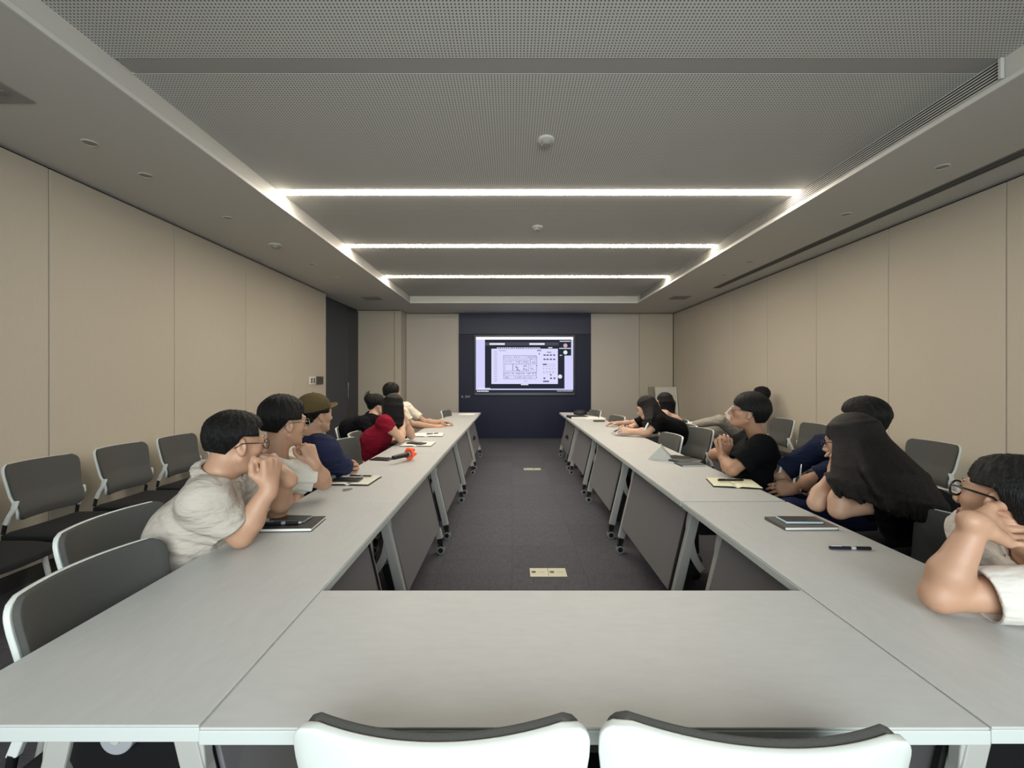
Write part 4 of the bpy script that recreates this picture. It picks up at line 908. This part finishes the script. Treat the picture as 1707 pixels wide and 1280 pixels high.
# man black tee glasses
person('man in a black T-shirt with round glasses looking up, hands clasped before him',
  P=(1.60, 2.84, 0.56), C=(1.58, 2.83, 0.82), N=W(1268, 738, 2.79), F2=(-0.9, 0.42), SL=(1.50, 2.63, 0.925), SR=(1.64, 2.98, 0.93),
  EL=W(1220, 783, 2.62), ER=(1.42, 3.08, 0.80), WL=W(1204, 760, 2.78), WR=W(1208, 756, 2.90),
  HL=((-0.1, 0.3, 0.85), (-0.5, -0.4, 0.2), dict(curl=(0.9, 0.9, 0.5))), HR=((-0.1, -0.45, 0.7), (-0.7, 0.2, 0.0), dict(curl=(0.8, 0.8, 0.4))),
  head=(W(1247, 688, 2.78), (-0.88, 0.46, 0.22)), vox=0.005, shirt=cloth('black_tee_two', '090a0d', 0.3), trousers=cloth('dark_trousers', '26272b'), sleeve=0.78, sl_r=0.075, g=1.0, skin=M_skin3,
  hair=lambda F, H, p: short_hair(F, H, 0.024, 0.045, -0.062, 0.0, 0.004, 0.03, 0.25), gear=lambda t, H, p: glasses(H, t, M_spec_metal), loose=0.018, sc=0.95)
# pale person by the wall, crossed legs
person('person in pale clothes sitting cross-legged against the wall in white sneakers',
  P=(3.06, 5.98, 0.57), C=(3.10, 5.98, 0.84), N=W(1272, 683, 5.95), F2=(-1, 0), SL=(3.28, 5.80, 1.0), SR=(3.28, 6.15, 0.98),
  EL=(3.05, 5.72, 0.78), ER=(3.0, 6.2, 0.76), WL=(2.82, 5.82, 0.76), WR=(2.80, 6.0, 0.76),
  HL=((-0.8, 0.4, 0), (0, 0.3, 0.8), {}), HR=((-0.7, -0.5, 0), (0, -0.3, 0.8), {}),
  head=(W(1268, 660, 5.95), (-0.6, 0.75, 0.05)), vox=0.008, shirt=cloth('pale_shirt', 'c9c8c2', 0.6), trousers=cloth('stone_trousers', 'a09a8f'), sleeve=0.85,
  K=((2.66, 5.62, 0.80), (2.60, 6.08, 0.60)), A=((2.50, 6.0, 0.70), (2.58, 6.1, 0.12)), shoes=(mat('white_sneaker', 'd4d2cc', 0.5), [(-0.9, 0.2, 0.15), (-1, 0, 0)]),
  hair=lambda F, H, p: short_hair(F, H, 0.018, 0.055, -0.06, -0.01))
# woman with phone
def stripe(t, H, p):
    loc = parloc(t); pts = [W(1087, 686, 4.5), W(1084, 700, 4.44), W(1078, 710, 4.38), W(1074, 718, 4.36)]
    MB().tube([Vector(q) - loc for q in pts], 0.009, 8).build('shoulder_stripe', M_paper, t, smooth=True)
    glasses(H, t, M_spec_metal)
person('woman in a black top with a white shoulder stripe leaning over her phone',
  P=(1.90, 4.74, 0.56), C=(1.74, 4.68, 0.78), N=W(1096, 690, 4.60), F2=(-1, 0), SL=(1.50, 4.46, 0.90), SR=(1.52, 4.80, 0.92),
  EL=W(1080, 720, 4.42), ER=(1.34, 4.86, 0.79), WL=W(1052, 719, 4.50), WR=W(1050, 715, 4.66),
  HL=((-0.9, 0.2, 0.12), (0.1, 0.5, 0.8), dict(curl=(0.5, 0.6, 0.4))), HR=((-0.9, -0.1, 0.1), (0.1, -0.5, 0.8), dict(curl=(0.4, 0.5, 0.4))),
  head=(W(1078, 680, 4.60), (-0.86, 0.30, -0.35)), vox=0.0065, shirt=cloth('black_tee_three', '09090c', 0.3), trousers=cloth('dark_trousers', '26272b'), sleeve=0.72, sl_r=0.072, g=0.97, skin=M_skin2,
  hair=lambda F, H, p: long_hair(F, H, [(-55, -120, W(1073, 712, 4.42), W(1084, 706, 4.40), 9, 1.1, 0.01), (-120, -180, W(1084, 706, 4.40), W(1112, 706, 4.5), 9, 1.1, 0.01), (180, 290, W(1100, 700, 4.7), W(1075, 712, 4.75), 9, 1.1, 0.01)]), gear=stripe, hairmat=M_hairb, neckr=0.044)
ph = thing('phone', 'phone held up over the table by the woman with the striped shoulder', 'phone', W(1034, 715, 4.56)); 
Rp = Matrix.Rotation(math.radians(-28), 3, 'Y')
MB().box((0, 0, 0), (0.15, 0.075, 0.009), Rp).build('phone_case', mat('phone_pale', 'cfcdd2', 0.3), ph, bevel=0.003); MB().box(Rp @ Vector((0, 0, 0.0052)), (0.14, 0.068, 0.0012), Rp).build('screen', M_black, ph)
# far woman
def r7_hair(F, H, p):
    long_hair(F, H, [(-70, -180, W(1112, 700, 5.2), W(1124, 712, 5.3), 10, 1.1, 0.005), (180, 290, W(1122, 710, 5.3), W(1112, 700, 5.5), 9, 1.1, 0.005)])
    F.chain([H.p(0, -0.1, -0.02), Vector(W(1117, 690, 5.3)), Vector(W(1122, 716, 5.3))], [0.045, 0.05, 0.02])
person('far woman with a dark low ponytail seated beyond the striped shoulder',
  P=(1.98, 5.32, 0.56), C=(1.92, 5.30, 0.80), N=W(1112, 690, 5.30), F2=(-1, 0), SL=(1.78, 5.14, 0.90), SR=(1.80, 5.46, 0.90),
  EL=W(1080, 712, 5.16), ER=(1.50, 5.5, 0.77), WL=W(1066, 711, 5.22), WR=(1.30, 5.42, 0.78),
  HL=((-0.9, 0.2, 0.0), (0.1, 0.8, 0.3), {}), HR=((-0.9, -0.1, 0.0), (0, -0.8, 0.3), {}),
  head=(W(1107, 671, 5.30), (-0.75, 0.6, -0.1)), vox=0.008, shirt=cloth('blush_top', 'caa594'), trousers=cloth('dark_trousers', '26272b'), sleeve=0.5, g=0.93, sc=0.93, skin=M_skin2,
  hair=r7_hair, neckr=0.044)

# ------------------------------------------------------------------ things on the tables
def flat_thing(name, label, cat, c, rz, group=None): return thing(name, label, cat, (c[0], c[1], c[2]), rz, group)
def book(name, label, cat, px, py, w_, l_, h, rz, cover, z=TZ, xy=None, pages=M_paper):
    c = T(px, py, z) if xy is None else Vector((xy[0], xy[1], z)); t = thing(name, label, cat, (c.x, c.y, z), rz, None)
    MB().bb(-w_ / 2 + 0.003, w_ / 2 - 0.003, -l_ / 2 + 0.003, l_ / 2 - 0.003, 0.002, h - 0.002).build('pages', pages, t)
    MB().bb(-w_ / 2, w_ / 2, -l_ / 2, l_ / 2, h - 0.002, h).build('cover', cover, t, bevel=0.0008); MB().bb(-w_ / 2, w_ / 2, -l_ / 2, l_ / 2, 0, 0.002).build('cover', cover, t)
    MB().bb(-w_ / 2, -w_ / 2 + 0.002, -l_ / 2, l_ / 2, 0.002, h - 0.002).build('spine', cover, t)
    return t
def phone(label, c, z, rz, body=M_black, l_=0.155, w_=0.075):
    t = thing('phone', label, 'phone', (c[0], c[1], z), rz)
    MB().bb(-w_ / 2, w_ / 2, -l_ / 2, l_ / 2, 0, 0.008).build('phone_case', body, t, bevel=0.003)
    MB().bb(-w_ / 2 + 0.003, w_ / 2 - 0.003, -l_ / 2 + 0.003, l_ / 2 - 0.003, 0.008, 0.0088).build('screen', M_black, t)
    return t
def pen(label, c, z, rz, m1, m2=M_chrome, l_=0.14, r=0.0048):
    t = thing('pen', label, 'pen', (c[0], c[1], z + r), rz)
    MB().cyl((-l_ / 2, 0, 0), (-0.004, 0, 0), r, n=12).build('barrel', m1, t, smooth=False); MB().cyl((-0.004, 0, 0), (0.012, 0, 0), r * 1.02, n=12).build('band', m2, t)
    MB().cyl((0.012, 0, 0), (l_ / 2 - 0.012, 0, 0), r * 1.05, n=12).build('grip', M_blackpl, t); MB().cyl((l_ / 2 - 0.012, 0, 0), (l_ / 2, 0, 0), r, 0.001, n=12).build('tip', m2, t)
    MB().bb(-l_ / 2 + 0.004, -l_ / 2 + 0.04, -0.001, 0.001, r, r + 0.0025).build('clip', m2, t)
    return t
def open_book(label, c, rz, m, w_=0.26, l_=0.19, h=0.008, cover=M_greycover):
    t = thing('open_notebook', label, 'notebook', (c[0], c[1], TZ), rz)
    MB().bb(-w_ / 2, w_ / 2, -l_ / 2, l_ / 2, 0, 0.002).build('cover', cover, t)
    for s in (-1, 1):
        def pg(i, j, s=s):
            x = s * (0.001 + i * (w_ / 2 - 0.004)); z = 0.003 + h * (math.sin(min(1, i * 5) * PI / 2) - 0.25 * i)
            return Vector((x, (j - 0.5) * (l_ - 0.006), z)), Vector((0, 0, -1))
        MB().slab(pg, 12, 2, 0.0028).build('page_block', m, t)
    return t
# near door-side man
c = T(492, 880); nb = book('notebook', 'black hardback notebook under the phone by the polo shirt man', 'notebook', 0, 0, 0.20, 0.15, 0.014, 0.05, M_blackmat, xy=(T(490, 876).x, T(490, 876).y))
cx, cy = T(490, 876).x, T(490, 876).y
phone('grey-edged phone on the black notebook by the polo shirt man', (cx - 0.025, cy + 0.03), TZ + 0.0142, 1.50, mat('phone_grey', '6c7070', 0.3), 0.15, 0.07)
pen('silver and green pen on the black notebook, beside the phone', (cx - 0.03, cy - 0.03), TZ + 0.0142, 0.08, mat('pen_dark', '20222c', 0.3), mat('pen_silver', 'b8c4cc', 0.25, metal=0.6), 0.15, 0.006)
# white notebook
c = T(592, 802); open_book('open white notebook with a phone and pen, between the white T-shirt man and the cap', c, -0.05, mat('ivory_paper', 'dcd8cb', 0.8), 0.24, 0.22, 0.010)
phone('black phone lying on the open white notebook', (c.x - 0.03, c.y - 0.035), TZ + 0.0152, 1.52, M_black)
pen('dark pen on the open white notebook', (c.x + 0.02, c.y + 0.05), TZ + 0.0152, -0.05, M_blackpl)
c = T(579, 817); ub = thing('usb_stick', 'small grey memory stick on the table before the white notebook', 'memory stick', (c.x, c.y, TZ), 0.6)
MB().bb(-0.022, 0.014, -0.009, 0.009, 0, 0.008).build('body_case', mat('stick_grey', '6b6a66', 0.4), ub, bevel=0.002); MB().bb(0.014, 0.026, -0.006, 0.006, 0.002, 0.006).build('plug', M_chrome, ub)
c = T(637, 766); phone('black phone lying alone on the table near the microphone', c, TZ, 1.35, M_black, 0.15, 0.10)
# microphone with orange guard
c = T(672, 769); mi = thing('microphone', 'black handheld microphone with a bright orange cover around its head', 'microphone', (c.x + 0.01, c.y, TZ + 0.045), 1.1)
MB().lathe([(0.001, 0), (0.014, 0.001), (0.016, 0.01), (0.017, 0.10), (0.021, 0.15)], (-0.12, 0, 0), 18, Vector((1, 0, 0))).build('handle', M_blackpl, mi, autos=40)
MB().lathe([(0.021, 0.15), (0.0215, 0.165)], (-0.12, 0, 0), 18, Vector((1, 0, 0))).build('ring', M_silver, mi)
MB().lathe([(0.001, 0.165)] + [(0.026 * math.sin(a), 0.19 - 0.026 * math.cos(a)) for a in [0.5 + (PI - 0.6) * i / 8 for i in range(9)]], (-0.12, 0, 0), 18, Vector((1, 0, 0))).build('head_grille', M_blackpl, mi, smooth=True)
MO = mat('orange_rubber', 'ff5a28', 0.5)
cvr = MB(); cvr.tube([Vector((0.052, 0.034 * math.cos(a), 0.034 * math.sin(a))) for a in [2 * PI * i / 24 for i in range(24)]], 0.010, 8, True)
for k in range(6):
    a = k * PI / 3; d = Vector((0, math.cos(a), math.sin(a)))
    if d.z > -0.75: cvr.tube([Vector((0.045, 0, 0)) + d * 0.032, Vector((0.06, 0, 0)) + d * 0.037, Vector((0.085, 0, 0)) + d * 0.031], [0.012, 0.014, 0.010], 8)
cvr.build('orange_cover', MO, mi, smooth=True)
# red woman's papers, notebook
c = T(697, 741); open_book('open white notebook under a dark phone by the woman in red', c, 0.0, M_paper, 0.28, 0.25, 0.008); phone('dark phone on the open notebook by the woman in red', (c.x - 0.01, c.y - 0.02), TZ + 0.0132, 1.1, M_black, 0.17, 0.08)
c = T(712, 725.5); open_book('open notebook lying just beyond the red top woman, pen on it', c, 0.1, M_paper, 0.34, 0.26, 0.008); pen('black pen on the notebook beyond the woman in red', (c.x + 0.06, c.y), TZ + 0.0132, 0.6, M_blackpl)
c = T(727, 708.5); pp = thing('paper_sheet', 'white paper sheet under the stretched arm', 'paper', (c.x, c.y + 0.12, TZ), 0.05); MB().bb(-0.16, 0.16, -0.11, 0.11, 0, 0.0015).build('sheet', M_paper, pp)
c = T(778, 690.5); pp = thing('paper_sheet', 'white paper sheet at the far end of the door-side row', 'paper', (c.x, c.y, TZ), 0.02); MB().bb(-0.13, 0.13, -0.15, 0.15, 0, 0.0015).build('sheet', M_paper, pp)
# air-grille side
c = T(1337, 876); book('notebook', 'grey hardback notebook under a pale-edged phone', 'notebook', 0, 0, 0.215, 0.135, 0.013, 0.02, M_greycover, xy=(c.x, c.y + 0.01))
phone('pale blue edged phone on the grey notebook', (c.x + 0.0, c.y + 0.018), TZ + 0.0132, 1.55, mat('phone_blue', 'b7cfe0', 0.25), 0.15, 0.074)
c = T(1420, 916); pen('black and clear ballpoint pen lying on the bare table', c, TZ, -0.05, mat('pen_violet', '241c34', 0.3), mat('pen_clear', 'c9c9cc', 0.2), 0.15, 0.0055)
c = T(1222, 807); open_book('open cream notebook with a black pen before the man in black', c, -0.22, M_cream, 0.25, 0.20, 0.010); pen('black pen on the open cream notebook', (c.x - 0.005, c.y + 0.01), TZ + 0.0152, 0.0, M_blackpl, M_blackpl, 0.15, 0.006)
a0, a1, ap = T(1088, 769), T(1124, 769), None
c = T(1106, 767); nc = thing('name_card', 'white triangular name card standing on the table', 'name card', (c.x, c.y + 0.07, TZ), -0.33)
m = MB(); tri = [(-0.085, 0), (0.085, 0), (0.004, 0.098)]
for a, b in ((tri[0], tri[2]), (tri[2], tri[1])):
    m.prism([a, b, (b[0], b[1] + 0.003), (a[0], a[1] + 0.003)], lambda u, v, h: Vector((u, h, v)), -0.08, 0.08)
m.bb(-0.085, 0.085, -0.08, 0.08, 0, 0.002); m.prism(tri, lambda u, v, h: Vector((u, h, v)), -0.081, -0.079)
m.build('folded_card', mat('card_grey', 'b5b5ae', 0.7), nc)
c = T(1135, 768); book('folder', 'dark folder lying under the tilted one behind the name card', 'folder', 0, 0, 0.19, 0.24, 0.012, 0.5, mat('dark_green_folder', '2d3638', 0.5), xy=(c.x, c.y + 0.03))
c = T(1150, 775); book('notebook', 'black notebook partly beside the dark folder, nearest the table edge', 'notebook', 0, 0, 0.17, 0.12, 0.010, 0.1, mat('dark_slate', '3a4042', 0.5), xy=(c.x, c.y))
phone('phone lying on the dark folder behind the name card', (T(1135, 768).x + 0.01, T(1135, 768).y + 0.07), TZ + 0.0122, 1.3, mat('phone_brown', '4d3f3c', 0.3))
# phone-woman papers
c = T(1036, 724); book('notebook', 'small pale notebook under the hands holding the phone', 'notebook', 0, 0, 0.18, 0.14, 0.012, 0.1, mat('pale_cover', 'b8b2ae', 0.6), xy=(c.x, c.y))
# far end
c = T(960, 696.5); book('notebook', 'black notebook at the far end of the table beside the cap', 'notebook', 0, 0, 0.26, 0.32, 0.03, 0.1, M_blackmat, xy=(c.x + 0.02, c.y))
c = T(968, 691.5); hc = thing('black_cap', 'flattened black cap at the far end of the table', 'hat', (c.x + 0.01, c.y + 0.12, TZ), 0.3)
MB().lathe([(0.11, 0), (0.112, 0.02), (0.10, 0.05), (0.06, 0.07), (0.005, 0.075)], n=28).build('crown', M_blackmat, hc, smooth=True)
def brim2(i, j): u = i * 2 - 1; return Vector((0.09 * u, -0.07 - j * 0.11 * math.sqrt(max(0, 1 - 0.7 * u * u)), 0.006 + 0.006 * u * u)), Vector((0, 0, 1))
MB().slab(brim2, 12, 5, 0.004).build('brim', M_blackmat, hc, smooth=True)
for dx, dy, l in ((0, 0, 'white paper sheet beside the black cap on the far table'),):
    c = T(990, 696.5); pp = thing('paper_sheet', l, 'paper', (c.x, c.y, TZ), 0.0); MB().bb(-0.15, 0.15, -0.20, 0.20, 0, 0.002).build('sheet', M_paper, pp)
c = T(998.5, 703); bx = thing('glasses_case', 'small dark oblong case on the far table by the papers', 'case', (c.x, c.y, TZ), 0.0)
MB().bb(-0.075, 0.075, -0.035, 0.035, 0, 0.016).build('lower_shell', mat('case_dark', '4b4844', 0.5), bx, bevel=0.004); MB().bb(-0.075, 0.075, -0.035, 0.035, 0.0165, 0.024).build('lid', mat('case_dark2', '403d3a', 0.5), bx, bevel=0.004)
# boards leaning in the far corner
bd = thing('foam_board', 'white board leaning against the wall in the far corner', 'board', (0, 0, 0)); z1 = W(0, 645, 9.5).z
x0_, x1_ = W(1087, 0, 9.45).x, W(1134, 0, 9.45).x
MB().prism([(9.30, 0.0), (9.33, 0.0), (9.60, z1), (9.57, z1)], lambda u, v, h: Vector((h, u, v)), x0_ + 0.10, 3.56).build('panel', mat('board_white', 'cdcac0', 0.6), bd)
MB().prism([(9.295, 0.0), (9.30, 0.0), (9.57, z1), (9.565, z1)], lambda u, v, h: Vector((h, u, v)), 3.562, 3.585).build('edge_strip', mat('board_edge', 'e0ded6', 0.5), bd)
b2 = thing('foam_board', 'darker board half hidden behind the white leaning board', 'board', (0, 0, 0))
MB().prism([(9.44, 0.0), (9.46, 0.0), (9.73, z1 + 0.0), (9.71, z1 + 0.0)], lambda u, v, h: Vector((h, u, v)), x0_, x0_ + 0.4).build('panel', mat('board_tan', '8f887c', 0.6), b2)
print('body tris', TRI[0])
